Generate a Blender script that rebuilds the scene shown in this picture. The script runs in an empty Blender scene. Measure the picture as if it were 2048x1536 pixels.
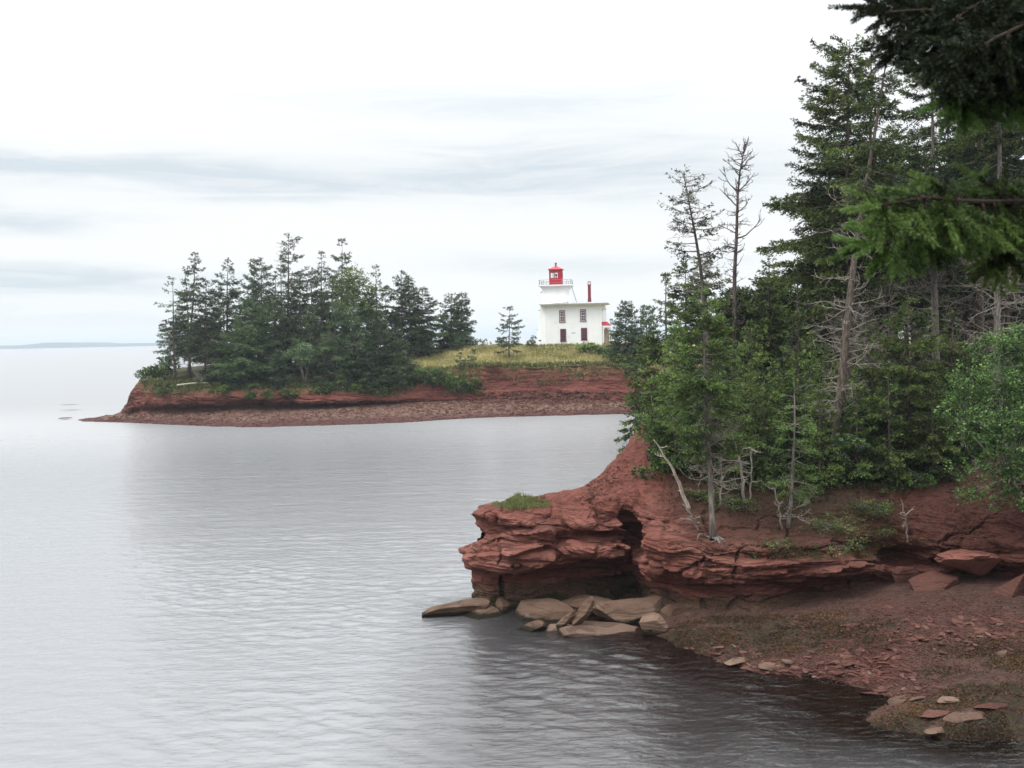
import bpy, math, random
import numpy as np
from mathutils import Vector, Matrix
from mathutils.bvhtree import BVHTree

S = bpy.context.scene
COL = S.collection
R = math.radians

# ------------------------------------------------------------------ camera
F = 1967.0                      # focal length in pixels of the 2048 px wide frame
EYE = Vector((0.0, 0.0, 10.8))  # metres above the water
cam_d = bpy.data.cameras.new("camera")
cam = bpy.data.objects.new("camera", cam_d)
COL.objects.link(cam)
cam_d.sensor_width = 36.0
cam_d.lens = F / 2048.0 * 36.0
cam_d.clip_start = 0.05
cam_d.clip_end = 60000.0
cam_d.dof.use_dof = True
cam_d.dof.focus_distance = 70.0
cam_d.dof.aperture_fstop = 9.0
ROT = (Matrix.Rotation(R(90 - 2.8), 4, 'X') @ Matrix.Rotation(R(-1.2), 4, 'Z'))
cam.matrix_world = Matrix.Translation(EYE) @ ROT
S.camera = cam
RM = np.array(ROT.to_3x3())

# ------------------------------------------------------------------ light
SUN_EL, SUN_AZ = 52.0, -115.0   # azimuth clockwise from +Y (view direction): light from the left, a little behind
sd = bpy.data.lights.new("sun", 'SUN')
sd.energy = 1.55
sd.angle = R(14)
sd.color = (1.0, 0.965, 0.92)
sun = bpy.data.objects.new("sun", sd)
COL.objects.link(sun)
_v = Vector((math.sin(R(SUN_AZ)) * math.cos(R(SUN_EL)), math.cos(R(SUN_AZ)) * math.cos(R(SUN_EL)), math.sin(R(SUN_EL))))
sun.rotation_euler = (-_v).to_track_quat('-Z', 'Y').to_euler()

# ------------------------------------------------------------------ node helper
class NT:
    def __init__(s, tree):
        s.t = tree; s.n = tree.nodes; s.l = tree.links
    def node(s, typ, **kw):
        n = s.n.new(typ)
        for k, v in kw.items():
            setattr(n, k, v)
        return n
    def put(s, sock, v):
        if hasattr(v, 'is_output') or hasattr(v, 'links'):
            s.l.new(v, sock)
        elif isinstance(v, (tuple, list)):
            if len(v) == 3 and len(sock.default_value) == 4:
                v = tuple(v) + (1.0,)
            sock.default_value = v
        else:
            sock.default_value = v
    def math(s, op, a, b=None, c=None, clamp=False):
        n = s.node('ShaderNodeMath', operation=op); n.use_clamp = clamp
        s.put(n.inputs[0], a)
        if b is not None: s.put(n.inputs[1], b)
        if c is not None: s.put(n.inputs[2], c)
        return n.outputs[0]
    def mix(s, f, a, b, mode='MIX'):
        n = s.node('ShaderNodeMix', data_type='RGBA', blend_type=mode)
        s.put(n.inputs[0], f); s.put(n.inputs[6], a); s.put(n.inputs[7], b)
        return n.outputs[2]
    def noise(s, vec, scale, detail=4.0, rough=0.55, dist=0.0):
        n = s.node('ShaderNodeTexNoise')
        if vec is not None: s.l.new(vec, n.inputs['Vector'])
        n.inputs['Scale'].default_value = scale
        n.inputs['Detail'].default_value = detail
        n.inputs['Roughness'].default_value = rough
        n.inputs['Distortion'].default_value = dist
        return n.outputs['Fac']
    def mapping(s, vec, scale=(1, 1, 1), rot=(0, 0, 0), loc=(0, 0, 0)):
        n = s.node('ShaderNodeMapping')
        s.l.new(vec, n.inputs[0])
        n.inputs['Location'].default_value = loc
        n.inputs['Rotation'].default_value = rot
        n.inputs['Scale'].default_value = scale
        return n.outputs[0]
    def ramp(s, f, lo, hi, smooth=True):
        n = s.node('ShaderNodeMapRange')
        n.interpolation_type = 'SMOOTHSTEP' if smooth else 'LINEAR'
        s.put(n.inputs[0], f); s.put(n.inputs[1], lo); s.put(n.inputs[2], hi)
        return n.outputs[0]
    def pos(s):
        return s.node('ShaderNodeNewGeometry').outputs['Position']
    def sep(s, vec):
        n = s.node('ShaderNodeSeparateXYZ'); s.l.new(vec, n.inputs[0]); return n.outputs
    def bump(s, h, strength=0.5, dist=0.05, normal=None):
        n = s.node('ShaderNodeBump')
        s.put(n.inputs['Height'], h)
        n.inputs['Strength'].default_value = strength
        n.inputs['Distance'].default_value = dist
        if normal is not None: s.l.new(normal, n.inputs['Normal'])
        return n.outputs[0]
    def attr(s, name):
        return s.node('ShaderNodeAttribute', attribute_name=name).outputs['Fac']

# ------------------------------------------------------------------ world: overcast sky
W = bpy.data.worlds.new("World")
S.world = W
W.use_nodes = True
W.node_tree.nodes.clear()
w = NT(W.node_tree)
sky = w.node('ShaderNodeTexSky', sky_type='NISHITA')
sky.sun_disc = False
sky.sun_elevation = R(SUN_EL)
sky.sun_rotation = R(SUN_AZ)
sky.air_density = 1.0; sky.dust_density = 2.0
tc = w.node('ShaderNodeTexCoord').outputs['Generated']
sx, sy, sz = w.sep(tc)
elev = w.math('ARCSINE', w.math('MAXIMUM', w.math('MINIMUM', sz, 1.0), -1.0))
azim = w.math('ARCTAN2', sx, sy)
cmb = w.node('ShaderNodeCombineXYZ')
w.l.new(azim, cmb.inputs[0]); w.l.new(elev, cmb.inputs[1])
cv = cmb.outputs[0]
n1 = w.noise(w.mapping(cv, (2.2, 13.0, 1.0), loc=(3.1, 0.4, 0)), 1.0, 5.0, 0.5, 0.5)
n2 = w.noise(w.mapping(cv, (7.0, 34.0, 1.0), loc=(0.3, 5.2, 0)), 1.0, 4.0, 0.55, 0.3)
warp = w.math('ADD', w.math('MULTIPLY', w.math('SUBTRACT', n1, 0.5), 0.045), w.math('MULTIPLY', w.math('SUBTRACT', n2, 0.5), 0.02))
ew = w.math('ADD', elev, warp)
aw = w.math('ADD', azim, w.math('MULTIPLY', w.math('SUBTRACT', n2, 0.5), 0.25))
def band(e0, he, a0, ha, amt):
    de = w.math('DIVIDE', w.math('SUBTRACT', ew, e0), he)
    da = w.math('DIVIDE', w.math('SUBTRACT', aw, a0), ha)
    q = w.math('ADD', w.math('MULTIPLY', de, de), w.math('MULTIPLY', da, da))
    return w.math('MULTIPLY', w.math('POWER', 2.718, w.math('MULTIPLY', q, -1.0)), amt)
bands = None
for b in ((0.162, 0.015, -0.50, 0.26, 1.1), (0.150, 0.012, -0.18, 0.20, 0.55), (0.060, 0.017, -0.48, 0.19, 1.0),
          (0.170, 0.026, 0.06, 0.22, 0.75), (0.228, 0.020, 0.02, 0.25, 0.45), (0.118, 0.012, -0.47, 0.10, 0.8), (0.022, 0.015, -0.45, 0.20, 0.4),
          (0.29, 0.02, -0.5, 0.12, 0.5), (0.068, 0.012, 0.05, 0.2, 0.4), (0.14, 0.03, 0.33, 0.3, 0.25)):
    o = band(*b)
    bands = o if bands is None else w.math('ADD', bands, o)
rest = w.math('MULTIPLY', w.ramp(n1, 0.56, 0.75), 0.5)
away = w.ramp(w.math('ABSOLUTE', azim), 0.55, 0.9)     # the sky outside the view carries plain noise clouds
brk = w.math('ADD', 0.42, w.math('MULTIPLY', w.ramp(w.noise(w.mapping(cv, (5.0, 46.0, 1.0), loc=(7.7, 2.2, 0)), 1.0, 6.0, 0.62, 0.6), 0.30, 0.68), 0.95))
grey = w.math('MINIMUM', w.math('ADD', w.math('MULTIPLY', bands, brk), w.math('MULTIPLY', rest, away)), 1.0)
lum = w.math('ADD', 1.06, w.math('MULTIPLY', w.ramp(elev, 0.16, 0.85), 2.1))
cl = w.mix(grey, (1.0, 1.015, 1.02), (0.70, 0.775, 0.83))
ccol = w.node('ShaderNodeVectorMath', operation='SCALE')
w.l.new(cl, ccol.inputs[0]); w.l.new(lum, ccol.inputs['Scale'])
bg1 = w.node('ShaderNodeBackground'); w.l.new(sky.outputs[0], bg1.inputs[0]); bg1.inputs[1].default_value = 0.08
bg2 = w.node('ShaderNodeBackground'); w.l.new(ccol.outputs[0], bg2.inputs[0]); bg2.inputs[1].default_value = 1.0
mx = w.node('ShaderNodeMixShader'); mx.inputs[0].default_value = 0.93
w.l.new(bg1.outputs[0], mx.inputs[1]); w.l.new(bg2.outputs[0], mx.inputs[2])
wo = w.node('ShaderNodeOutputWorld'); w.l.new(mx.outputs[0], wo.inputs[0])

S.view_settings.view_transform = 'Standard'
S.view_settings.look = 'None'
S.view_settings.exposure = 0.0
S.view_settings.gamma = 1.0
S.view_settings.use_curve_mapping = False
S.cycles.max_bounces = 6
S.cycles.transparent_max_bounces = 8
S.cycles.caustics_reflective = False
S.cycles.caustics_refractive = False

# ------------------------------------------------------------------ placing helpers
def ray(px, py):
    v = RM @ np.array([(px - 1024) / F, -(py - 768) / F, -1.0])
    return v
def at(px, py, d):
    v = ray(px, py); return np.array(EYE) + v * (d / v[1])
def atz(px, py, z):
    v = ray(px, py); return np.array(EYE) + v * ((z - EYE.z) / v[2])
def azd(px, z, d):
    """the point at depth d and height z seen in column px (roll taken into account)"""
    py = 768.0
    for _ in range(6):
        p = at(px, py, d); py -= (z - p[2]) * F / d
    return at(px, py, d)

# ------------------------------------------------------------------ numpy noise
def _h(i, j, k, seed):
    with np.errstate(over='ignore'):
        n = (i.astype(np.int64) * 374761393 + j.astype(np.int64) * 668265263 + k.astype(np.int64) * 2147483647 + seed * 974634617) & 0xffffffff
        n = ((n ^ (n >> 13)) * 1274126177) & 0xffffffff
        n = ((n ^ (n >> 16)) * 2246822519) & 0xffffffff
        n = n ^ (n >> 15)
    return (n & 0xffffff) / float(0x7fffff) - 1.0
def vnoise(p, seed=0):
    f = np.floor(p); i = f.astype(np.int64); t = p - f
    u = t * t * (3 - 2 * t)
    r = 0
    for a in (0, 1):
        wa = u[:, 0] if a else 1 - u[:, 0]
        for b in (0, 1):
            wb = u[:, 1] if b else 1 - u[:, 1]
            for c in (0, 1):
                wc = u[:, 2] if c else 1 - u[:, 2]
                r = r + wa * wb * wc * _h(i[:, 0] + a, i[:, 1] + b, i[:, 2] + c, seed)
    return r
def fbm(p, oct=4, seed=0, gain=0.5):
    r = 0; a = 1.0; q = p
    for o in range(oct):
        r = r + a * vnoise(q, seed + o * 17); q = q * 2.03 + 11.7; a *= gain
    return r

# ------------------------------------------------------------------ mesh helpers
def link(name, me, mat=None, parent=None):
    o = bpy.data.objects.new(name, me)
    COL.objects.link(o)
    if mat is not None and me is not None and len(me.materials) == 0:
        me.materials.append(mat)
    if parent is not None:
        o.parent = parent
    return o
def tag(o, label=None, cat=None, group=None, kind=None):
    if label: o['label'] = label
    if cat: o['category'] = cat
    if group: o['group'] = group
    if kind: o['kind'] = kind
    return o
def empty(name, loc, label=None, cat=None, group=None, rz=0.0):
    o = bpy.data.objects.new(name, None)
    COL.objects.link(o)
    o.empty_display_size = 0.2
    o.location = Vector([float(c) for c in loc]); o.rotation_euler = (0, 0, rz)
    return tag(o, label, cat, group)
def np_mesh(name, V, Fq, smooth=False, attrs=None):
    """V (n,3); Fq (m,k) with one polygon size"""
    me = bpy.data.meshes.new(name)
    V = np.asarray(V, np.float32); Fq = np.asarray(Fq, np.int32)
    m, k = Fq.shape
    me.vertices.add(len(V)); me.vertices.foreach_set('co', V.ravel())
    me.loops.add(m * k); me.loops.foreach_set('vertex_index', Fq.ravel())
    me.polygons.add(m)
    me.polygons.foreach_set('loop_start', np.arange(m, dtype=np.int32) * k)
    if smooth:
        me.polygons.foreach_set('use_smooth', np.ones(m, bool))
    else:
        me.polygons.foreach_set('use_smooth', np.zeros(m, bool))
    for an, (dom, val) in (attrs or {}).items():
        a = me.attributes.new(an, 'FLOAT', dom)
        a.data.foreach_set('value', np.asarray(val, np.float32))
    me.update(calc_edges=True)
    return me
class MB:
    """collects tubes, boxes and prisms into one mesh"""
    def __init__(s): s.v = []; s.f = []
    def add(s, vs, fs):
        o = len(s.v); s.v.extend([tuple(map(float, q)) for q in vs]); s.f.extend([tuple(i + o for i in q) for q in fs])
    def box(s, x0, x1, y0, y1, z0, z1):
        s.add([(x0, y0, z0), (x1, y0, z0), (x1, y1, z0), (x0, y1, z0), (x0, y0, z1), (x1, y0, z1), (x1, y1, z1), (x0, y1, z1)],
              [(0, 3, 2, 1), (4, 5, 6, 7), (0, 1, 5, 4), (1, 2, 6, 5), (2, 3, 7, 6), (3, 0, 4, 7)])
    def frustum(s, rings):
        """rings: list of (cx, cy, hx, hy, z): stacked rectangles, capped"""
        o = []
        for cx, cy, hx, hy, z in rings:
            o += [(cx - hx, cy - hy, z), (cx + hx, cy - hy, z), (cx + hx, cy + hy, z), (cx - hx, cy + hy, z)]
        f = [(3, 2, 1, 0)]
        n = len(rings)
        for i in range(n - 1):
            for j in range(4):
                f.append((i * 4 + j, i * 4 + (j + 1) % 4, i * 4 + 4 + (j + 1) % 4, i * 4 + 4 + j))
        f.append(tuple((n - 1) * 4 + j for j in range(4)))
        s.add(o, f)
    def tube(s, pts, rad, k=6, cap=True):
        pts = [np.asarray(p, float) for p in pts]
        n = len(pts)
        if not hasattr(rad, '__len__'): rad = [rad] * n
        vs = []; ref = np.array([0.31, 0.2, 0.93])
        for i, p in enumerate(pts):
            t = pts[min(i + 1, n - 1)] - pts[max(i - 1, 0)]
            t = t / (np.linalg.norm(t) + 1e-9)
            a = np.cross(t, ref)
            if np.linalg.norm(a) < 0.1: a = np.cross(t, np.array([1.0, 0, 0]))
            a /= np.linalg.norm(a); b = np.cross(t, a)
            for j in range(k):
                q = 2 * math.pi * j / k
                vs.append(p + (a * math.cos(q) + b * math.sin(q)) * rad[i])
        fs = []
        for i in range(n - 1):
            for j in range(k):
                fs.append((i * k + j, i * k + (j + 1) % k, (i + 1) * k + (j + 1) % k, (i + 1) * k + j))
        if cap:
            fs.append(tuple(range(k - 1, -1, -1))); fs.append(tuple((n - 1) * k + j for j in range(k)))
        s.add(vs, fs)
    def build(s, name, mat, parent=None, smooth=False):
        me = bpy.data.meshes.new(name)
        me.from_pydata(s.v, [], s.f)
        if smooth:
            me.polygons.foreach_set('use_smooth', np.ones(len(me.polygons), bool))
        me.update()
        return link(name, me, mat, parent)

# ------------------------------------------------------------------ materials
MATS = {}
def mat(name):
    m = bpy.data.materials.new(name); m.use_nodes = True
    m.node_tree.nodes.clear()
    t = NT(m.node_tree); MATS[name] = m
    return m, t
def finish(t, shader):
    o = t.node('ShaderNodeOutputMaterial'); t.l.new(shader, o.inputs['Surface'])
def bsdf(t, col, rough=0.8, normal=None, spec=0.3, metal=0.0):
    b = t.node('ShaderNodeBsdfPrincipled')
    t.put(b.inputs['Base Color'], col); t.put(b.inputs['Roughness'], rough)
    b.inputs['Specular IOR Level'].default_value = spec
    b.inputs['Metallic'].default_value = metal
    if normal is not None: t.l.new(normal, b.inputs['Normal'])
    return b.outputs[0]

def rock_mat(name, base, dark, light, tide=True, strata=1.0, soil_attr=True, line=False):
    m, t = mat(name)
    p = t.pos(); x, y, z = t.sep(p)
    big = t.noise(p, 0.55, 4, 0.6)
    fine = t.noise(p, 13.0, 7, 0.7)
    warp = t.node('ShaderNodeVectorMath', operation='ADD')
    nz = t.node('ShaderNodeTexNoise'); t.l.new(p, nz.inputs['Vector']); nz.inputs['Scale'].default_value = 0.5
    sc = t.node('ShaderNodeVectorMath', operation='SCALE'); t.l.new(nz.outputs['Color'], sc.inputs[0]); sc.inputs['Scale'].default_value = 0.7
    t.l.new(p, warp.inputs[0]); t.l.new(sc.outputs[0], warp.inputs[1])
    st = t.noise(t.mapping(warp.outputs[0], (0.45, 0.45, 7.0), rot=(0.06, 0.10, 0)), 1.3, 5, 0.6)
    st2 = t.noise(t.mapping(warp.outputs[0], (0.8, 0.8, 22.0), rot=(0.06, 0.14, 0)), 1.0, 3, 0.6)
    c = t.mix(t.ramp(big, 0.35, 0.68), base, light)
    c = t.mix(t.math('MULTIPLY', t.ramp(st, 0.50, 0.62), 0.75 * strata), c, dark)
    c = t.mix(t.math('MULTIPLY', t.ramp(fine, 0.55, 0.75), 0.35), c, dark)
    hgt = t.math('ADD', t.math('MULTIPLY', st, 0.9 * strata), t.math('ADD', t.math('MULTIPLY', fine, 0.62), t.math('MULTIPLY', st2, 0.35 * strata)))
    if soil_attr:
        so = t.attr('soil')
        grain = t.noise(p, 4.0, 6, 0.7)
        sc_ = t.mix(t.ramp(grain, 0.35, 0.7), tuple(c_ * 1.0 for c_ in base), tuple(c_ * 0.62 for c_ in base))
        sc_ = t.mix(t.math('MULTIPLY', t.ramp(t.noise(p, 26.0, 3, 0.6), 0.66, 0.72), 0.5), sc_, (0.36, 0.22, 0.15))
        shade_w = t.attr('tree_shade')  # shade of overhanging trees, put into the ground colour
        sc_ = t.mix(shade_w, sc_, t.mix(t.ramp(grain, 0.35, 0.7), (0.070, 0.026, 0.019), (0.036, 0.014, 0.011)))
        c = t.mix(t.math('MULTIPLY', shade_w, 0.5), c, (0.060, 0.022, 0.017))
        c = t.mix(so, c, sc_)
        li = t.attr('litter')     # needle litter and moss of the forest floor
        lc = t.mix(t.ramp(t.noise(p, 2.0, 5, 0.7), 0.4, 0.62), (0.040, 0.023, 0.016), (0.030, 0.030, 0.013))
        c = t.mix(li, c, lc)
    if not soil_attr:
        oi = t.node('ShaderNodeObjectInfo').outputs['Random']
        c = t.mix(t.math('MULTIPLY', oi, 0.55), c, dark)
        c = t.mix(t.math('MULTIPLY', t.ramp(oi, 0.93, 0.94), 0.5), c, (0.26, 0.19, 0.15))
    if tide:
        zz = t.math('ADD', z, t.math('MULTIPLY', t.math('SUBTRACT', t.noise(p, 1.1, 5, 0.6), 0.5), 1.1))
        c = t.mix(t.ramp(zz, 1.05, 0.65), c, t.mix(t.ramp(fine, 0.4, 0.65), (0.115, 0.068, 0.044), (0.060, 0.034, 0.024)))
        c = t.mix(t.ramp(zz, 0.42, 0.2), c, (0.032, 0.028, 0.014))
    if line:
        c = t.mix(t.ramp(t.math('ADD', z, t.math('MULTIPLY', t.noise(p, 3.0, 4, .6), .22)), 0.34, 0.22), c, (0.018, 0.014, 0.008))
    finish(t, bsdf(t, c, 0.85, t.bump(hgt, 1.0, 0.2), 0.2))
    return m
RED = (0.200, 0.070, 0.052); REDD = (0.058, 0.021, 0.017); REDL = (0.29, 0.122, 0.094)
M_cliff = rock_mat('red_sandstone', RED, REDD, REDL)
M_stone = rock_mat('loose_sandstone', (0.155, 0.062, 0.047), (0.050, 0.020, 0.016), (0.20, 0.100, 0.078), tide=False, strata=0.7, soil_attr=False)
M_tan = rock_mat('tan_washed_rock', (0.165, 0.102, 0.070), (0.050, 0.027, 0.019), (0.25, 0.165, 0.120), tide=False, line=True, strata=0.8, soil_attr=False)

M_pale_rock = rock_mat('pale_wet_rock', (0.185, 0.115, 0.082), (0.060, 0.032, 0.024), (0.27, 0.185, 0.140), tide=False, strata=0.8, soil_attr=False)
def far_mat():
    m, t = mat('far_headland_ground')
    p = t.pos(); x, y, z = t.sep(p)
    gz = t.attr('grass'); bz = t.attr('beach')
    st = t.noise(t.mapping(p, (0.10, 0.10, 2.6), rot=(0, 0.02, 0)), 1.0, 5, 0.65)
    fn = t.noise(p, 2.2, 6, 0.65)
    c = t.mix(t.ramp(st, 0.45, 0.62), (0.165, 0.057, 0.044), (0.075, 0.026, 0.021))
    c = t.mix(t.math('MULTIPLY', t.ramp(fn, 0.55, 0.75), 0.5), c, (0.08, 0.028, 0.022))
    pb = t.noise(t.mapping(p, (1.0, 0.45, 1.0)), 1.6, 6, 0.75)
    b = t.mix(t.ramp(pb, 0.38, 0.62), (0.070, 0.038, 0.029), (0.165, 0.105, 0.080))
    zz = t.math('ADD', z, t.math('MULTIPLY', t.math('SUBTRACT', t.noise(p, 0.25, 4, 0.6), 0.5), 1.0))
    b = t.mix(t.math('MULTIPLY', t.ramp(zz, 0.75, 0.2), 0.85), b, (0.062, 0.026, 0.026))
    c = t.mix(bz, c, b)
    g1 = t.noise(t.mapping(p, (0.18, 0.5, 0.5)), 1.0, 5, 0.6)
    g = t.mix(t.ramp(g1, 0.38, 0.62), (0.145, 0.150, 0.055), (0.33, 0.28, 0.13))
    g = t.mix(t.ramp(t.noise(p, 1.7, 4, 0.7), 0.5, 0.75), g, (0.085, 0.105, 0.03))
    c = t.mix(gz, c, g)
    li = t.attr('litter')
    c = t.mix(li, c, t.mix(t.ramp(fn, 0.4, 0.6), (0.045, 0.035, 0.018), (0.045, 0.06, 0.02)))
    finish(t, bsdf(t, c, 0.9, t.bump(t.math('ADD', fn, st), 0.8, 0.25), 0.15))
    return m
M_far = far_mat()

def beach_mat():
    m, t = mat('wet_beach')
    p = t.pos(); x, y, z = t.sep(p)
    n = t.noise(t.mapping(p, (1.0, 2.2, 1.0), rot=(0, 0, 0.25)), 2.6, 6, 0.72)
    f = t.noise(p, 14.0, 5, 0.7)
    c = t.mix(t.ramp(n, 0.38, 0.62), (0.055, 0.026, 0.020), (0.115, 0.056, 0.042))
    c = t.mix(t.math('MULTIPLY', t.ramp(f, 0.52, 0.72), 0.5), c, (0.19, 0.125, 0.095))
    wd = t.attr('weed')
    wm = t.math('ADD', wd, t.math('MULTIPLY', t.math('SUBTRACT', t.noise(p, 1.2, 6, 0.7), 0.5), 1.5))
    wc = t.mix(t.ramp(t.noise(p, 7.0, 5, 0.7), 0.35, 0.65), (0.014, 0.009, 0.004), (0.058, 0.036, 0.012))
    c = t.mix(t.ramp(wm, 0.42, 0.58), c, wc)
    c = t.mix(t.ramp(z, 0.02, -0.35), c, (0.070, 0.026, 0.018))
    ro = t.math('ADD', 0.45, t.math('MULTIPLY', t.ramp(z, 0.0, 0.6), 0.45))
    finish(t, bsdf(t, c, ro, t.bump(t.math('ADD', n, f), 1.0, 0.16), 0.35))
    return m
M_beach = beach_mat()

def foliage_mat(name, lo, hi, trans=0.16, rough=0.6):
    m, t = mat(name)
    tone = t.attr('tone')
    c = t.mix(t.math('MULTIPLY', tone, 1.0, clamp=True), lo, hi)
    oi = t.node('ShaderNodeObjectInfo').outputs['Random']
    hs = t.node('ShaderNodeHueSaturation'); t.l.new(c, hs.inputs['Color'])
    t.put(hs.inputs['Value'], t.math('ADD', 0.85, t.math('MULTIPLY', oi, 0.3)))
    t.put(hs.inputs['Hue'], t.math('ADD', 0.485, t.math('MULTIPLY', oi, 0.03)))
    b = bsdf(t, hs.outputs[0], rough, None, 0.25)
    tr = t.node('ShaderNodeBsdfTranslucent'); t.l.new(hs.outputs[0], tr.inputs[0])
    mxs = t.node('ShaderNodeMixShader'); mxs.inputs[0].default_value = trans
    t.l.new(b, mxs.inputs[1]); t.l.new(tr.outputs[0], mxs.inputs[2])
    finish(t, mxs.outputs[0])
    return m
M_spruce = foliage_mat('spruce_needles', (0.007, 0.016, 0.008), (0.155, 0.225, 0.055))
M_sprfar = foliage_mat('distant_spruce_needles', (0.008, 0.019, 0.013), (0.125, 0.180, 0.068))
M_leaf = foliage_mat('broad_leaves', (0.035, 0.062, 0.016), (0.20, 0.28, 0.065), 0.35, 0.5)
M_alder = foliage_mat('alder_leaves', (0.012, 0.030, 0.010), (0.150, 0.235, 0.062), 0.3, 0.5)
M_pale = foliage_mat('pale_leaves', (0.05, 0.085, 0.04), (0.17, 0.25, 0.12), 0.3, 0.5)
M_grass = foliage_mat('grass_blades', (0.17, 0.16, 0.055), (0.44, 0.37, 0.18), 0.3, 0.6)
M_green = foliage_mat('green_herbs', (0.06, 0.075, 0.025), (0.20, 0.21, 0.08), 0.3, 0.6)
M_weed = foliage_mat('bladder_wrack', (0.016, 0.009, 0.004), (0.135, 0.080, 0.022), 0.1, 0.35)
M_litter = foliage_mat('dry_litter', (0.020, 0.012, 0.009), (0.11, 0.062, 0.040), 0.1, 0.8)
M_needle = foliage_mat('close_needles', (0.012, 0.020, 0.009), (0.155, 0.250, 0.065), 0.3, 0.45)

def bark_mat(name, a, b, scale=12.0):
    m, t = mat(name)
    p = t.pos()
    n = t.noise(t.mapping(p, (1, 1, 0.25)), scale, 5, 0.65)
    finish(t, bsdf(t, t.mix(t.ramp(n, 0.35, 0.65), a, b), 0.9, t.bump(n, 0.6, 0.02), 0.15))
    return m
M_bark = bark_mat('spruce_bark', (0.045, 0.034, 0.028), (0.13, 0.105, 0.088))
M_bough = bark_mat('bough_bark', (0.018, 0.012, 0.010), (0.055, 0.040, 0.032))
M_gbark = bark_mat('grey_bark', (0.10, 0.085, 0.075), (0.24, 0.215, 0.19))
M_dead = bark_mat('dead_wood', (0.045, 0.034, 0.032), (0.13, 0.105, 0.098))
M_bleach = bark_mat('bleached_wood', (0.30, 0.26, 0.21), (0.52, 0.46, 0.38))
M_twig = bark_mat('grey_twigs', (0.17, 0.145, 0.125), (0.34, 0.30, 0.26))

def water_mat():
    m, t = mat('sea_water')
    p = t.pos(); x, y, z = t.sep(p)
    r1 = t.noise(t.mapping(p, (0.36, 1.0, 1.0), rot=(0, 0, -0.12)), 5.5, 4, 0.65, 0.4)
    r2 = t.noise(t.mapping(p, (0.36, 1.0, 1.0), rot=(0, 0, 0.06)), 0.6, 4, 0.6, 0.2)
    h = t.math('ADD', t.math('MULTIPLY', r1, 0.034), t.math('MULTIPLY', r2, 0.060))
    nb = t.bump(h, 1.0, 1.0)
    gl = t.node('ShaderNodeBsdfGlossy'); t.l.new(t.math('ADD', 0.05, t.math('MULTIPLY', t.ramp(y, 42.0, 150.0), 0.30)), gl.inputs['Roughness'])
    gl.inputs['Color'].default_value = (0.98, 0.98, 0.985, 1)
    t.l.new(nb, gl.inputs['Normal'])
    fr = t.node('ShaderNodeFresnel'); fr.inputs['IOR'].default_value = 1.72; t.l.new(nb, fr.inputs['Normal'])
    df = t.node('ShaderNodeBsdfDiffuse')
    near = t.attr('shallow_refl')
    t.l.new(t.mix(near, (0.180, 0.187, 0.197), (0.009, 0.0045, 0.0035)), df.inputs[0])  # dark shallows, with the cliff's reflection painted into the body colour
    tr = t.node('ShaderNodeBsdfTransparent'); tr.inputs[0].default_value = (0.55, 0.40, 0.32, 1)
    m1 = t.node('ShaderNodeMixShader'); t.l.new(t.math('MULTIPLY', near, 0.65), m1.inputs[0])
    t.l.new(df.outputs[0], m1.inputs[1]); t.l.new(tr.outputs[0], m1.inputs[2])
    # wind-roughened open water mirrors less at grazing angles than a flat surface
    m2 = t.node('ShaderNodeMixShader'); t.l.new(t.math('MULTIPLY', fr.outputs[0], t.math('SUBTRACT', 1.0, t.math('MULTIPLY', t.ramp(y, 42.0, 190.0), 0.66))), m2.inputs[0])
    t.l.new(m1.outputs[0], m2.inputs[1]); t.l.new(gl.outputs[0], m2.inputs[2])
    finish(t, m2.outputs[0])
    return m
M_water = water_mat()

def plain(name, col, rough=0.6, var=0.12, scale=3.0, spec=0.3, metal=0.0):
    m, t = mat(name)
    n = t.noise(t.pos(), scale, 5, 0.6)
    c = t.mix(n, tuple(c_ * (1 - var) for c_ in col), tuple(min(1, c_ * (1 + var)) for c_ in col))
    finish(t, bsdf(t, c, rough, t.bump(n, 0.2, 0.01), spec, metal))
    return m
def shingle_mat():
    m, t = mat('white_shingles')  # painted shingles
    p = t.node('ShaderNodeTexCoord').outputs['Object']
    x, y, z = t.sep(p)
    row = t.math('FRACT', t.math('MULTIPLY', z, 5.5))
    n = t.noise(t.mapping(p, (1.0, 1.0, 0.35)), 1.3, 5, 0.6)
    c = t.mix(t.ramp(n, 0.3, 0.7), (0.76, 0.78, 0.77), (0.82, 0.83, 0.82))
    c = t.mix(t.math('MULTIPLY', t.ramp(t.noise(p, 2.2, 6, 0.7), 0.70, 0.80), 0.25), c, (0.55, 0.54, 0.50))
    finish(t, bsdf(t, c, 0.75, t.bump(t.math('MULTIPLY', row, -1.0), 0.25, 0.02), 0.3))
    return m
M_white = shingle_mat()
M_trimw = plain('white_trim', (0.80, 0.81, 0.80), 0.5, 0.04)
M_maroon = plain('maroon_paint', (0.17, 0.022, 0.030), 0.5, 0.15)
M_red = plain('red_paint', (0.32, 0.010, 0.028), 0.42, 0.12)
M_redroof = plain('red_roof', (0.40, 0.035, 0.05), 0.45, 0.15)
M_grey = plain('grey_metal', (0.23, 0.23, 0.25), 0.5, 0.2)
M_roof = plain('grey_roof_felt', (0.36, 0.36, 0.38), 0.8, 0.1)
M_tanwall = plain('tan_door_boards', (0.38, 0.29, 0.23), 0.7, 0.1)
M_found = plain('dark_foundation', (0.10, 0.085, 0.08), 0.9, 0.2)
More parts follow.
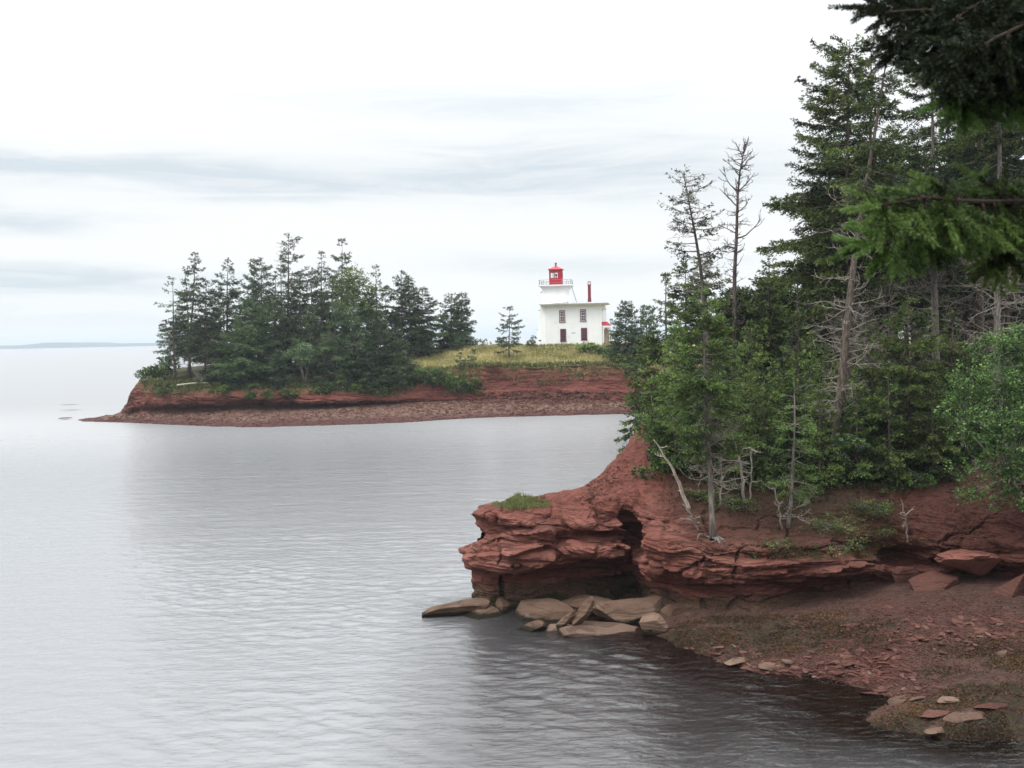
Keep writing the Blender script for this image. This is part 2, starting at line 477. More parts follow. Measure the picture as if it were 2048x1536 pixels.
def glass_mat(name, tint):
    m, t = mat(name)
    b = t.node('ShaderNodeBsdfGlossy'); b.inputs['Roughness'].default_value = 0.03
    d = t.node('ShaderNodeBsdfDiffuse'); d.inputs[0].default_value = tint + (1,)
    fr = t.node('ShaderNodeFresnel'); fr.inputs[0].default_value = 1.5
    mm = t.node('ShaderNodeMixShader'); t.l.new(fr.outputs[0], mm.inputs[0]); t.l.new(d.outputs[0], mm.inputs[1]); t.l.new(b.outputs[0], mm.inputs[2])
    finish(t, mm.outputs[0]); return m
M_glass = glass_mat('dark_window_glass', (0.04, 0.035, 0.06))
def clear_mat():
    m, t = mat('clear_lantern_glass')
    b = t.node('ShaderNodeBsdfGlossy'); b.inputs['Roughness'].default_value = 0.02
    d = t.node('ShaderNodeBsdfTransparent'); d.inputs[0].default_value = (0.93, 0.95, 0.95, 1)
    fr = t.node('ShaderNodeFresnel'); fr.inputs[0].default_value = 1.5
    mm = t.node('ShaderNodeMixShader'); t.l.new(fr.outputs[0], mm.inputs[0]); t.l.new(d.outputs[0], mm.inputs[1]); t.l.new(b.outputs[0], mm.inputs[2])
    finish(t, mm.outputs[0]); return m
M_clear = clear_mat()
M_hills = plain('far_shore_woods', (0.065, 0.085, 0.085), 0.95, 0.35, 0.01, 0.1)
# ------------------------------------------------------------------ terrain: lofted control grids
def cr(P, counts):
    """Catmull-Rom along axis 0 with counts[i] steps in interval i"""
    n = len(P); out = []
    for i in range(n - 1):
        p1, p2 = P[i], P[i + 1]
        p0 = P[i - 1] if i > 0 else 2 * p1 - p2
        p3 = P[i + 2] if i + 2 < n else 2 * p2 - p1
        for k in range(counts[i]):
            t = k / counts[i]
            # tension .5 keeps overshoot small
            m1 = 0.38 * (p2 - p0); m2 = 0.38 * (p3 - p1)
            h = (2*t**3 - 3*t**2 + 1) * p1 + (t**3 - 2*t**2 + t) * m1 + (-2*t**3 + 3*t**2) * p2 + (t**3 - t**2) * m2
            out.append(h)
    out.append(P[-1])
    return np.array(out)
def loft(grid, attrs, res, maxc=90, rres=None, maxr=60):
    """grid[col][row] 3D control points, attrs: dict name -> [col][row]; returns V (C,R,3), attrs"""
    G = np.array(grid, float)
    keys = list(attrs)
    A = np.stack([np.array(attrs[k], float) for k in keys], -1) if keys else np.zeros(G.shape[:2] + (0,))
    G = np.concatenate([G, A], -1)
    dc = np.linalg.norm(np.diff(G[..., :3], axis=0), axis=-1)
    cc = [int(min(maxc, max(2, math.ceil(np.median(d) / res)))) for d in dc]
    dr = np.linalg.norm(np.diff(G[..., :3], axis=1), axis=-1)
    rc = [int(min(maxr, max(2, math.ceil(np.percentile(d, 60) / (rres or res))))) for d in dr.T]
    D = cr(G, cc)
    D = np.swapaxes(cr(np.swapaxes(D, 0, 1), rc), 0, 1)
    return D[..., :3], {k: D[..., 3 + i] for i, k in enumerate(keys)}
def grid_faces(c, r, flip=False):
    i = np.arange(c - 1)[:, None] * r + np.arange(r - 1)[None, :]
    q = np.stack([i, i + r, i + r + 1, i + 1], -1).reshape(-1, 4)
    return q[:, ::-1] if flip else q
def grid_normals(V):
    du = np.gradient(V, axis=0); dv = np.gradient(V, axis=1)
    n = np.cross(du, dv); n /= (np.linalg.norm(n, axis=-1, keepdims=True) + 1e-9)
    return n

# ---- near headland: rows from the sea bed up the face, over the crest and back
# each column: 13 points; (px, py, depth) or ('z', px, z, depth) or ('w', x, y, z)
def cp(p):
    if p[0] == 'z': return azd(p[1], p[2], p[3])
    if p[0] == 'w': return np.array(p[1:], float)
    return at(*p)
near_cols = [
 # leftmost: the tip, its outline against the water
 [(946,1262,39.2),(941,1196,39.3),(938,1160,39.4),(942,1134,39.4),(930,1116,39.4),(920,1097,39.5),(960,1068,39.6),(934,1030,39.5),(948,1019,39.7),(962,1012,39.9),(958,1040,40.1),(950,1110,40.2),(950,1262,40.2)],
 [(978,1262,38.5),(978,1203,38.6),(976,1165,38.9),(975,1142,38.9),(972,1130,38.1),(970,1098,38.0),(980,1068,38.7),(972,1030,38.2),(976,1014,38.9),(985,1005,39.9),(990,1030,40.7),(990,1105,41.0),(990,1262,41.2)],
 [(1040,1262,38.3),(1040,1210,38.5),(1040,1170,39.3),(1040,1150,39.2),(1040,1142,37.8),(1040,1112,37.6),(1040,1080,38.1),(1040,1042,37.8),(1042,1014,38.8),(1045,994,40.6),(1045,1020,41.7),(1045,1100,42.2),(1045,1262,42.6)],
 [(1112,1262,38.4),(1112,1212,38.7),(1112,1170,39.8),(1112,1140,39.8),(1112,1130,38.3),(1112,1112,38.1),(1112,1085,38.5),(1112,1050,38.2),(1114,1012,39.2),(1118,985,41.2),(1118,1012,42.5),(1118,1090,43.1),(1118,1240,43.6)],
 [(1180,1262,38.6),(1180,1210,39.0),(1180,1170,40.2),(1180,1128,40.2),(1180,1112,38.1),(1180,1086,37.8),(1180,1066,38.4),(1180,1045,37.9),(1182,1000,39.4),(1186,957,42.0),(1188,990,43.6),(1190,1080,44.6),(1190,1230,45.1)],
 [(1236,1262,38.7),(1236,1207,39.2),(1236,1168,40.6),(1236,1128,40.6),(1238,1108,38.5),(1238,1090,38.3),(1240,1072,38.8),(1240,1052,38.3),(1240,988,39.8),(1242,907,43.0),(1245,940,44.8),(1248,1040,46.2),(1250,1210,46.8)],
 [(1264,1262,38.8),(1264,1208,39.4),(1264,1170,41.0),(1264,1130,41.0),(1266,1106,40.6),(1266,1085,40.2),(1262,1066,39.8),(1256,1045,39.0),(1262,975,40.0),(1262,878,44.2),(1266,905,46.4),(1270,1010,48.2),(1270,1190,48.5)],
 [(1296,1262,38.3),(1296,1208,38.6),(1294,1176,39.0),(1292,1152,38.5),(1288,1136,38.0),(1288,1102,37.7),(1290,1074,37.9),(1292,1040,38.3),(1292,965,40.2),(1290,835,46.0),(1292,850,49.5),(1296,950,52.5),(1296,1150,53.5)],
 [(1340,1262,37.9),(1340,1215,38.2),(1340,1188,38.5),(1340,1164,38.2),(1338,1148,37.7),(1338,1120,37.3),(1338,1096,37.4),(1338,1062,37.9),(1340,975,40.3),(1335,835,46.3),('z',1335,7.4,52),('z',1350,7.2,62),('z',1360,2.0,76)],
 [(1400,1268,37.4),(1400,1226,37.8),(1400,1200,38.2),(1400,1172,38.2),(1400,1156,37.6),(1400,1132,37.3),(1400,1112,37.4),(1400,1082,37.9),(1400,985,40.5),(1400,850,46.0),('z',1400,7.5,52),('z',1420,7.8,68),('z',1430,7.5,110)],
 [(1500,1272,37.2),(1500,1234,37.5),(1500,1205,37.9),(1500,1172,38.1),(1500,1150,37.5),(1500,1130,37.2),(1500,1116,37.6),(1500,1088,37.9),(1500,990,41.0),(1500,868,46.0),('z',1500,7.5,52),('z',1500,7.8,70),('z',1500,7.8,132)],
 [(1600,1272,37.0),(1600,1236,37.4),(1600,1204,38.4),(1600,1168,38.6),(1600,1150,37.8),(1600,1126,37.5),(1600,1114,38.0),(1600,1086,38.2),(1600,985,41.0),(1600,870,46.0),('z',1600,7.5,52),('z',1600,7.8,70),('z',1600,7.8,135)],
 [(1700,1262,37.2),(1700,1220,37.6),(1700,1192,38.6),(1700,1162,38.9),(1700,1147,37.9),(1700,1122,37.7),(1700,1110,38.1),(1700,1068,38.6),(1700,972,41.0),(1700,885,45.0),('z',1700,7.5,51),('z',1700,7.8,70),('z',1700,7.8,135)],
 [(1790,1250,37.2),(1790,1202,37.8),(1790,1180,38.5),(1790,1155,38.8),(1790,1142,38.5),(1790,1120,38.8),(1792,1098,39.6),(1794,1076,38.9),(1790,980,40.4),(1790,890,44.0),('z',1790,7.6,50),('z',1790,7.8,70),('z',1790,7.8,135)],
 [(1880,1245,36.6),(1880,1196,37.3),(1880,1178,37.8),(1880,1155,38.2),(1880,1142,38.0),(1880,1118,37.9),(1882,1102,37.8),(1884,1085,37.7),(1880,990,39.4),(1880,900,43.0),('z',1880,7.7,49),('z',1880,7.8,70),('z',1880,7.8,135)],
 [(1960,1245,35.6),(1960,1192,36.6),(1960,1170,37.2),(1960,1150,37.5),(1960,1135,37.2),(1960,1110,37.2),(1960,1098,37.1),(1960,1080,37.0),(1960,985,38.6),(1960,895,42.0),('z',1960,7.8,48),('z',1960,7.8,70),('z',1960,7.8,135)],
 [(2040,1250,34.4),(2040,1196,35.6),(2040,1168,36.2),(2040,1140,36.3),(2040,1120,36.1),(2040,1100,36.0),(2040,1084,35.9),(2040,1066,35.8),(2040,975,37.4),(2040,885,41.0),('z',2040,7.9,47),('z',2040,7.8,70),('z',2040,7.8,135)],
 [(2150,1270,32.0),(2150,1215,33.4),(2150,1175,34.0),(2150,1140,34.2),(2150,1120,34.0),(2150,1100,33.9),(2150,1080,33.8),(2150,1050,33.7),(2150,960,35.2),(2150,860,38.5),('z',2150,8.0,45),('z',2150,7.9,70),('z',2150,7.9,135)],
 [('w',19.0,23.0,-1.2),('w',19.6,23.6,0.4),('w',19.9,24,1.0),('w',20.1,24.2,1.6),('w',20.1,24.2,2.0),('w',20.2,24.3,2.5),('w',20.4,24.5,3.0),('w',20.6,24.8,3.6),('w',21.6,26.4,5.4),('w',23.5,29,7.8),('w',27,33,8.2),('w',40,50,8.2),('w',90,135,8.0)],
 [('w',12.8,13.0,-1.2),('w',13.4,13.0,0.3),('w',13.8,13,1.0),('w',14.0,13,1.8),('w',14.1,13,2.5),('w',14.3,13,3.2),('w',14.6,13,4.0),('w',14.9,13,4.8),('w',15.8,13,7.0),('w',17.2,13,8.6),('w',22,13,9.0),('w',45,20,9.0),('w',110,40,9.0)],
 [('w',6.0,6.0,-1.2),('w',6.3,5.4,0.3),('w',6.5,5.0,1.0),('w',6.6,4.8,1.8),('w',6.7,4.6,2.8),('w',6.8,4.4,3.8),('w',6.9,4.1,4.8),('w',7.0,3.8,5.8),('w',7.3,3.0,7.6),('w',7.6,2.0,8.8),('w',9,-4,9.2),('w',20,-20,9.3),('w',60,-60,9.3)],
 [('w',-4,4.5,-1.2),('w',-4,3.9,0.3),('w',-4,3.6,1.0),('w',-4,3.4,1.8),('w',-4,3.2,2.8),('w',-4,3.0,3.8),('w',-4,2.7,4.8),('w',-4,2.4,5.8),('w',-4,1.8,7.6),('w',-4,1.0,8.9),('w',-4,-5,9.2),('w',-5,-20,9.3),('w',-10,-60,9.3)],
 [('w',-20,1.5,-1.2),('w',-20,1,0.3),('w',-20,.7,1.0),('w',-20,.5,1.8),('w',-20,.2,2.8),('w',-20,0,3.8),('w',-20,-.3,4.8),('w',-20,-.6,5.8),('w',-20,-1.2,7.6),('w',-20,-2,8.9),('w',-20,-8,9.2),('w',-25,-25,9.3),('w',-40,-60,9.3)],
]
shift = {7: .6, 8: 1.2, 9: 1.7, 10: 1.8, 11: 1.7, 12: 1.3, 13: .8, 14: .5}      # the wall stands nearer in its middle
near_cols = [[(p[0], p[1], p[2] - shift.get(i, 0) * (1 if j < 8 else .5)) if (j < 9 and len(p) == 3) else p for j, p in enumerate(c)] for i, c in enumerate(near_cols)]
near_cols = [[(p[0], p[1], p[2] - .55) if (2 <= i <= 6 and j in (2, 3)) else p for j, p in enumerate(c)] for i, c in enumerate(near_cols)]
NG = [[cp(p) for p in c] for c in near_cols]
nc = len(NG)
row_soil = [0, 0, 0, 0, 0, 0, 0, .25, 1, 1, 1, 1, 1]
row_rock = [.6, .8, .8, .8, 1, 1, 1, 1, .22, .12, .15, .1, .3]
soil = [list(row_soil) for _ in range(nc)]
rock = [list(row_rock) for _ in range(nc)]
for c in soil[:2]: c[8:] = [.4, .5, .2, .1, 0]
for c in rock[:2]: c[8:] = [.5, .5, .7, .8, .8]
for c in soil[13:18]: c[4:8] = [.1, .3, .5, .9]
lit = [[0] * 13 for _ in range(nc)]
for i in range(9, 13): lit[i] = [0, 0, 0, 0, 0, 0, .15, .35, .85, 1, 1, 1, 1]
for i in range(13, nc): lit[i] = [0, 0, 0, 0, 0, 0, 0, 0, .15, .9, 1, 1, 1]
lit[8] = [0] * 8 + [.4, .7, 1, 1, 1]
tree_shade = [[0] * 13 if i < 8 else [.2 if i < 11 else .75] * 13 for i in range(nc)]  # painted tree shade, strongest on the right-hand bank
V, A = loft(NG, {'soil': soil, 'rock': rock, 'litter': lit, 'tree_shade': tree_shade}, 0.05, 70, 0.04, 60)
C_, R_ = V.shape[:2]
P = V.reshape(-1, 3); Nn = -grid_normals(V).reshape(-1, 3)
# make sure normals point outward (towards the camera on the face)
if np.mean(Nn[:, 1][(P[:, 0] > 0) & (P[:, 0] < 8) & (P[:, 1] < 38.5)]) > 0: Nn = -Nn
rk = A['rock'].reshape(-1); so = A['soil'].reshape(-1)
def strata_disp(P, seed=0):
    s = P[:, 2] + 0.10 * P[:, 0] + 0.45 * fbm(P * np.array([0.28, 0.28, 0.15]), 3, seed + 5)
    out = np.zeros(len(P))
    for T, amp, lat in ((0.62, 0.20, 0.5), (0.27, 0.16, 0.8), (0.11, 0.07, 1.4)):
        q = s / T + 0.5 * vnoise(P * 0.9, seed + 3)
        i = np.floor(q); f = q - i
        def lay(ii):
            return vnoise(np.stack([P[:, 0] * lat, P[:, 1] * lat, ii * 7.31 + seed], -1), seed + 11)
        a, b = lay(i), lay(i + 1)
        t = np.clip((f - 0.80) / 0.20, 0, 1); t = t * t * (3 - 2 * t)
        out += amp * (a * (1 - t) + b * t)
        if T > .2:
            out -= 0.16 * T ** .5 * np.exp(-((f - 0.93) / (.03 / T)) ** 2) * np.clip(.5 + 1.6 * vnoise(np.stack([P[:, 0] * .7, P[:, 1] * .7, i * 3.7], -1), seed + 23), 0, 1)
    return out
disp = rk * strata_disp(P) + (0.10 * fbm(P * 1.1, 4, 41)) * (0.4 + 0.6 * so) + 0.045 * fbm(P * 5.5, 3, 77) - rk * 0.34 * np.clip(0.09 - np.abs(vnoise(P * np.array([.9, .9, .3]) + .15 * vnoise(P * 3, 60)[:, None], 61)), 0, 1) / .09 * (vnoise(P * .7, 62) > -.25) - rk * .10 * (1 - np.abs(fbm(P * np.array([1.8, 1.8, 3.2]), 3, 65)))
# large blocks that bulge and clefts that cut in: (px, py, half-width m, half-height m, out m, tilt)
def feature(px, py, d, hw, hh, amt, tilt=0.0, pw=3.0):
    c = at(px, py, d)
    dx = (P[:, 0] - c[0]); dz = (P[:, 2] - c[2])
    ct, st_ = math.cos(tilt), math.sin(tilt)
    a = (dx * ct + dz * st_) / hw; b = (-dx * st_ + dz * ct) / hh
    near = np.clip(1.6 - np.abs(P[:, 1] - d) / 1.8, 0, 1)
    wob = 1 + 0.30 * vnoise(P * 1.6, int(px))
    q = (np.abs(a) ** pw + np.abs(b) ** pw) * wob
    m = np.clip((1.25 - q) / 0.55, 0, 1); m = m * m * (3 - 2 * m)
    return amt * m * near
for f_ in ((1052, 1080, 38, 1.15, 0.42, 0.55, 0.14), (1018, 1120, 38, 1.9, 0.45, 0.38, 0.18), (1182, 1098, 38, 1.3, 0.26, 0.50, -0.05),
           (1185, 1030, 38.3, 1.35, 0.5, 0.45, -0.1), (1340, 1100, 37.6, 0.9, 0.75, 0.25, -0.2), (1300, 1090, 37.8, .45, 1.1, 0.28, .1),
           (1990, 1100, 36.8, 1.2, 0.5, 0.35, 0.05), (1620, 1128, 37.6, 2.0, 0.16, 0.25, 0.08), (1470, 1135, 37.4, 1.6, 0.14, 0.3, 0.12),
           (1266, 1085, 39.0, 0.22, 1.0, -0.9, -0.12), (1252, 1040, 39.0, 0.3, 0.45, -0.7, 0.55), (1805, 1110, 38.9, 1.1, 0.24, -0.8, -0.15),
           (1003, 1180, 38.8, 0.10, 0.55, -0.35, 0.0), (1560, 1180, 38.3, 1.3, 0.35, -0.35, 0.1), (1390, 1200, 38.0, 0.10, 0.45, -0.3, .1)):
    disp = disp + feature(*f_)
nh = Nn.copy(); nh[:, 2] *= 0.35 + 0.65 * so
fade = np.clip((P[:, 1] + 2) / 8, 0, 1)
P2 = P + nh * (disp * (0.25 + 0.75 * fade))[:, None]
me = np_mesh('terrain', P2, grid_faces(C_, R_), smooth=False, attrs={'soil': ('POINT', so), 'litter': ('POINT', A['litter'].reshape(-1)), 'tree_shade': ('POINT', A['tree_shade'].reshape(-1))})
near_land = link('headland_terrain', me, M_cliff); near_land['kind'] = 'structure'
VN = P2

# ---- far headland
def zrow(px, z, d): return ('z', px, z, d)
far_cols = [
 [('z',120,-.6,138),('z',120,-.3,139),('z',122,-.3,140),('z',122,-.3,140.4),('z',122,-.3,140.8),('z',122,-.3,141.2),('z',122,-.3,141.6),('z',122,-.3,142),('z',122,-.3,142.5),('z',122,-.3,143),('z',122,-.4,144),('z',122,-1,146)],
 [('z',180,-.6,136.5),('z',180,.0,138),('z',182,.15,139),('z',182,.2,139.4),('z',182,.2,139.8),('z',182,.2,140.2),('z',182,.2,140.6),('z',182,.2,141),('z',182,.2,142),('z',182,.1,143),('z',182,-.3,144),('z',182,-1,146)],
 [('z',238,-.6,134),(238,846,135.2),('z',240,.8,138.5),('z',242,.9,139.4),('z',242,.95,139.6),('z',242,1.0,139.9),('z',242,1.0,140.2),('z',242,1.0,140.6),('z',242,1,142),('z',242,.8,144),('z',242,0,147),('z',242,-1,149)],
 [('z',268,-.6,133),(268,846,134),(267,829,140.0),(271,822,140.8),(266,813,140.2),(271,800,140.7),(266,777,140.8),(274,766,141.8),(278,768,146),(276,790,150),('z',272,1,152),('z',272,-1,154)],
 [('z',305,-.6,132),(305,848,131.8),(302,830,136.5),(302,818,138.0),(302,809,136.6),(302,798,136.4),(302,781,136.6),(304,764,138.6),('z',305,6.4,150),('z',305,5.6,160),('z',305,3,168),('z',305,-1,173)],
 [('z',400,-.6,125.5),(400,852,127.0),(400,828,134.6),(400,815,136.6),(400,806,134.4),(400,798,134.0),(400,786,134.4),(400,768,137.0),('z',400,6.8,150),('z',400,6.8,162),('z',400,4,174),('z',400,-1,180)],
 [('z',500,-.6,122),(500,855,123.5),(500,822,133.6),(500,812,135.8),(500,803,133.5),(500,795,133.2),(500,780,134),(500,768,137),('z',500,7,150),('z',500,7,165),('z',500,4,180),('z',500,-1,188)],
 [('z',600,-.6,122),(600,853,123.6),(600,820,133.6),(600,812,135.6),(600,805,133.4),(600,790,133.5),(600,775,135),(600,764,138),('z',600,7.2,150),('z',600,7,165),('z',600,4,182),('z',600,-1,190)],
 [('z',700,-.6,122.5),(700,850,124),(700,816,134),(700,809,135.8),(700,803,134),(700,791,134),(700,780,135),(700,763,138),('z',700,7.4,150),('z',700,7.4,165),('z',700,4.5,182),('z',700,-1,190)],
 [('z',800,-.6,124),(800,845,125.5),(800,810,135),(800,805,136),(800,799,135.2),(800,782,136),(800,762,137),(800,744,139),(800,722,150),('z',800,8.4,162),('z',800,5,182),('z',800,-1,190)],
 [('z',880,-.6,127),(880,839,128.5),(880,804,136),(880,800,136.3),(880,790,136.7),(880,770,137.2),(880,746,138),(880,738,140),(880,714,150),('z',880,8.9,160),('z',880,5,182),('z',880,-1,190)],
 [('z',950,-.6,129),(950,835.5,130.3),(950,802,136.2),(950,797,136.6),(950,786,136.9),(950,765,137.5),(950,738,138),(950,732,139.2),(950,707,150),('z',950,9.0,158),('z',950,5,182),('z',950,-1,190)],
 [('z',1020,-.6,129.5),(1020,834,131),(1020,800,136.4),(1020,796,136.7),(1020,786,137),(1020,765,137.6),(1020,736,138),(1020,731,139.2),(1020,705,150),('z',1020,9.05,157),('z',1020,5,182),('z',1020,-1,190)],
 [('z',1100,-.6,130),(1100,833,131.2),(1100,800,136.4),(1100,796,136.7),(1100,786,137),(1100,765,137.6),(1100,734,138),(1100,730,139.2),(1100,704,150),('z',1100,9.05,155.5),('z',1100,6,182),('z',1100,-1,190)],
 [('z',1180,-.6,130),(1180,831,131.5),(1180,801,136.2),(1180,797,136.6),(1180,786,137),(1180,765,137.6),(1180,733,138),(1180,727,139.2),(1180,704,150),('z',1180,9.05,155.5),('z',1180,7,185),('z',1180,-1,195)],
 [('z',1260,-.6,130),(1260,830,131.5),(1260,803,136),(1260,799,136.4),(1260,788,136.8),(1260,768,137.2),(1260,738,137.6),(1260,731,139),(1260,706,150),('z',1260,9,158),('z',1260,8,190),('z',1260,-1,200)],
 [('z',1400,-.6,128),('z',1400,.05,130),('z',1400,2,135),('z',1400,2.4,136),('z',1400,3,136.4),('z',1400,4.5,137),('z',1400,6.2,138),('z',1400,6.8,140),('z',1400,8,150),('z',1400,8.6,160),('z',1400,8.5,200),('z',1400,8,240)],
 [('z',1700,2,120),('z',1700,4,125),('z',1700,6,128),('z',1700,6.5,130),('z',1700,7,132),('z',1700,7.5,134),('z',1700,7.8,138),('z',1700,8,142),('z',1700,8,150),('z',1700,8.2,165),('z',1700,8,210),('z',1700,8,250)],
 [('z',2500,2,120),('z',2500,4,125),('z',2500,6,128),('z',2500,6.5,130),('z',2500,7,132),('z',2500,7.5,134),('z',2500,7.8,138),('z',2500,8,142),('z',2500,8,150),('z',2500,8.2,165),('z',2500,8,210),('z',2500,8,250)],
]
FG = [[cp(p) for p in c] for c in far_cols]
fn_ = len(FG)
grs = [[0, 0, 0, 0, 0, 0, .35, 1, 1, 1, 1, .5] for _ in range(fn_)]
for i in range(10, 16): grs[i] = [0, 0, 0, 0, 0, 0, .25, 1, 1, 1, 1, .5]
for i in range(3, 9): grs[i] = [0, 0, 0, 0, 0, 0, .1, .35, .8, 1, 1, .5]
for i in range(0, 3): grs[i] = [0] * 12
bch = [[1, 1, .9, 0, 0, 0, 0, 0, 0, 0, 0, 0] for _ in range(fn_)]
for i in range(0, 3): bch[i] = [1] * 12
lt2 = [[0] * 12 for _ in range(fn_)]
for i in range(3, 9): lt2[i] = [0, 0, 0, 0, 0, 0, .15, .8, 1, 1, 1, .5]
rk2 = [[0, .05, .3, .8, 1, 1, .7, .1, .1, .1, .1, .3] for _ in range(fn_)]
for i in range(9, fn_): rk2[i] = [0, .05, .3, .4, .5, .45, .5, .15, .1, .1, .1, .3]
V, A = loft(FG, {'grass': grs, 'beach': bch, 'litter': lt2, 'rock': rk2}, 0.22, 60, 0.16, 60)
C_, R_ = V.shape[:2]
P = V.reshape(-1, 3); Nn = grid_normals(V).reshape(-1, 3)
if np.mean(Nn[:, 1][(A['rock'].reshape(-1) > .6)]) > 0: Nn = -Nn
rk = A['rock'].reshape(-1)
sd_ = strata_disp(P * 0.6, 31) / 0.6
disp = rk * sd_ * 0.75 + (0.25 + .5 * rk) * 0.42 * fbm(P * np.array([.55, .45, .3]), 5, 91) - rk * .5 * np.clip(.3 - np.abs(vnoise(P * np.array([.22, .22, .03]), 92)), 0, 1) / .3 + 0.07 * fbm(P * 2.1, 3, 17) + rk * .35 * np.abs(vnoise(P * np.array([.55, .55, .12]), 7))
nh = Nn.copy(); nh[:, 2] *= 0.6
# ragged turf edge of the bank
edge = np.clip(1 - np.abs(A['grass'].reshape(-1) - 0.45) / 0.45, 0, 1)
P2 = P + nh * disp[:, None]
P2[:, 2] += edge * 0.35 * fbm(P * np.array([0.5, .5, 0]), 4, 63)
P2[:, 1] += edge * 1.1 * fbm(P * np.array([0.35, 0.0, 0]), 4, 19)
me = np_mesh('terrain', P2, grid_faces(C_, R_), attrs={k: ('POINT', A[k].reshape(-1)) for k in ('grass', 'beach', 'litter')})
far_land = link('far_headland_terrain', me, M_far); far_land['kind'] = 'structure'
VF = P2

# ---- near beach: a thin-plate height field through points read from the shore
bp = [(1200,1262,-.35),(1290,1302,-.30),(1350,1283,.02),(1400,1302,.04),(1460,1325,.02),(1540,1345,.0),(1620,1352,.0),(1690,1362,.02),(1760,1383,.02),(1800,1402,.0),(1752,1424,.02),(1735,1440,.02),(1790,1462,.02),(1860,1474,.02),(1950,1482,.01),(2048,1487,.0),(2160,1500,.0),(2300,1520,.0),
      (1500,1400,-.5),(1600,1430,-.6),(1680,1420,-.35),(1400,1380,-.6),(1650,1490,-.7),(1800,1520,-.6),(2000,1540,-.6),(2200,1580,-.6),(1200,1330,-1.0),(1300,1450,-1.3),(1000,1300,-1.6),(1500,1560,-1.2),
      (1400,1262,.45),(1470,1258,.55),(1560,1255,.6),(1650,1245,.75),(1740,1232,.9),(1830,1225,1.05),(1920,1220,1.2),(2010,1225,1.3),(2100,1240,1.3),(1500,1300,.25),(1600,1300,.4),(1700,1300,.5),(1800,1300,.65),(1900,1300,.75),(2000,1310,.8),(1700,1335,.2),(1800,1350,.3),(1850,1385,.25),(1900,1350,.5),(1900,1420,.25),(1990,1400,.45),(2100,1380,.6),(2100,1440,.3),(1860,1445,.2),(1950,1455,.22),(2200,1300,1.0)]
BP = np.array([atz(*b) for b in bp] + [[(px_ - 1024) / F * d_, d_, z_] for (px_, d_, z_) in ((1280,38.2,.1),(1280,41,.1),(1340,37,.3),(1350,40,.4),(1400,36.3,.4),(1500,36,.42),(1600,36,.5),(1700,36.6,.65),(1450,40,.5),(1550,40,.55),(1650,40,.7),(1780,37.3,.9),(1750,41,.9),(1860,37.1,1.05),(1850,41,1.1),(1950,36.6,1.2),(1950,41,1.3),(2060,35.6,1.3),(2060,40,1.4),(1240,38,-.1),(1200,39.5,-.1),(1240,41,-.1),(1150,38,-.5),(1100,40,-.6),(900,40,-2),(900,32,-2),(950,25,-2))])
def tps_fit(X, z, lam=1e-3):
    n = len(X); d = np.linalg.norm(X[:, None] - X[None], axis=-1)
    K = np.where(d > 0, d * d * np.log(d + 1e-9), 0) + lam * np.eye(n)
    Pm = np.hstack([np.ones((n, 1)), X]); M = np.zeros((n + 3, n + 3))
    M[:n, :n] = K; M[:n, n:] = Pm; M[n:, :n] = Pm.T
    return np.linalg.solve(M, np.concatenate([z, np.zeros(3)]))
BW = tps_fit(BP[:, :2], BP[:, 2], 0.05)
def beach_z(Q):
    out = np.empty(len(Q))
    for s in range(0, len(Q), 20000):
        q = Q[s:s + 20000]
        d = np.linalg.norm(q[:, None] - BP[None, :, :2], axis=-1)
        out[s:s + 20000] = (d * d * np.log(d + 1e-9)) @ BW[:-3] + BW[-3] + q @ BW[-2:]
    return out
gx = np.arange(1.5, 21.5, 0.06); gy = np.arange(20.0, 40.5, 0.06)
X, Y = np.meshgrid(gx, gy, indexing='ij')
Q = np.stack([X.ravel(), Y.ravel()], -1)
Z = np.clip(beach_z(Q), -2.5, 1.6)
P3 = np.column_stack([Q, Z])
lump = 0.05 * fbm(P3 * np.array([0.9, 1.5, 0]), 4, 3) + 0.03 * fbm(P3 * np.array([3.0, 4.5, 0]), 3, 8)
stp = P3[:, 1] * 0.5 + P3[:, 0] * 0.16 + 0.25 * fbm(P3 * 0.4, 3, 21)       # thin beds that outcrop as low steps
fr = stp / 0.42 - np.floor(stp / 0.42)
lump += 0.05 * (np.clip(fr / 0.85, 0, 1) - 0.5)
Z = Z + lump
Z = np.where(Z > 1.45, 1.45, Z)
# where the weed grows
weed = np.zeros(len(Q))
for (px, py, z, rx, ry, am) in ((1420,1250,.4,1.6,.8,1),(1520,1248,.45,1.8,.8,1),(1620,1245,.5,1.8,.7,.9),(1400,1285,.2,1.7,.9,1),(1480,1275,.4,2.6,1.0,1),(1600,1275,.45,2.6,1.0,1),(1700,1268,.6,2.0,.9,1),(1600,1312,.2,1.8,.6,.9),(1520,1310,.2,1.5,.5,.8),(1760,1290,.6,1.4,.6,.8),(1960,1305,.7,1.6,1.0,1),(2060,1330,.7,1.6,1.0,1),(1900,1400,.3,1.8,.8,1),(2000,1390,.5,1.6,.9,1),(2050,1440,.3,1.9,.8,1),(1830,1440,.15,1.5,.6,1),(1950,1462,.2,2.2,.6,1),(1340,1270,.2,1.2,.6,.9),(1880,1350,.4,1.1,.6,.7)):
    c = atz(px, py, z)
    weed = np.maximum(weed, am * np.exp(-((Q[:, 0] - c[0]) / rx) ** 2 - ((Q[:, 1] - c[1]) / ry) ** 2))
PB = np.column_stack([Q, Z])
me = np_mesh('terrain', PB, grid_faces(len(gx), len(gy)), attrs={'weed': ('POINT', weed)})
beach = link('beach', me, M_beach); beach['kind'] = 'structure'

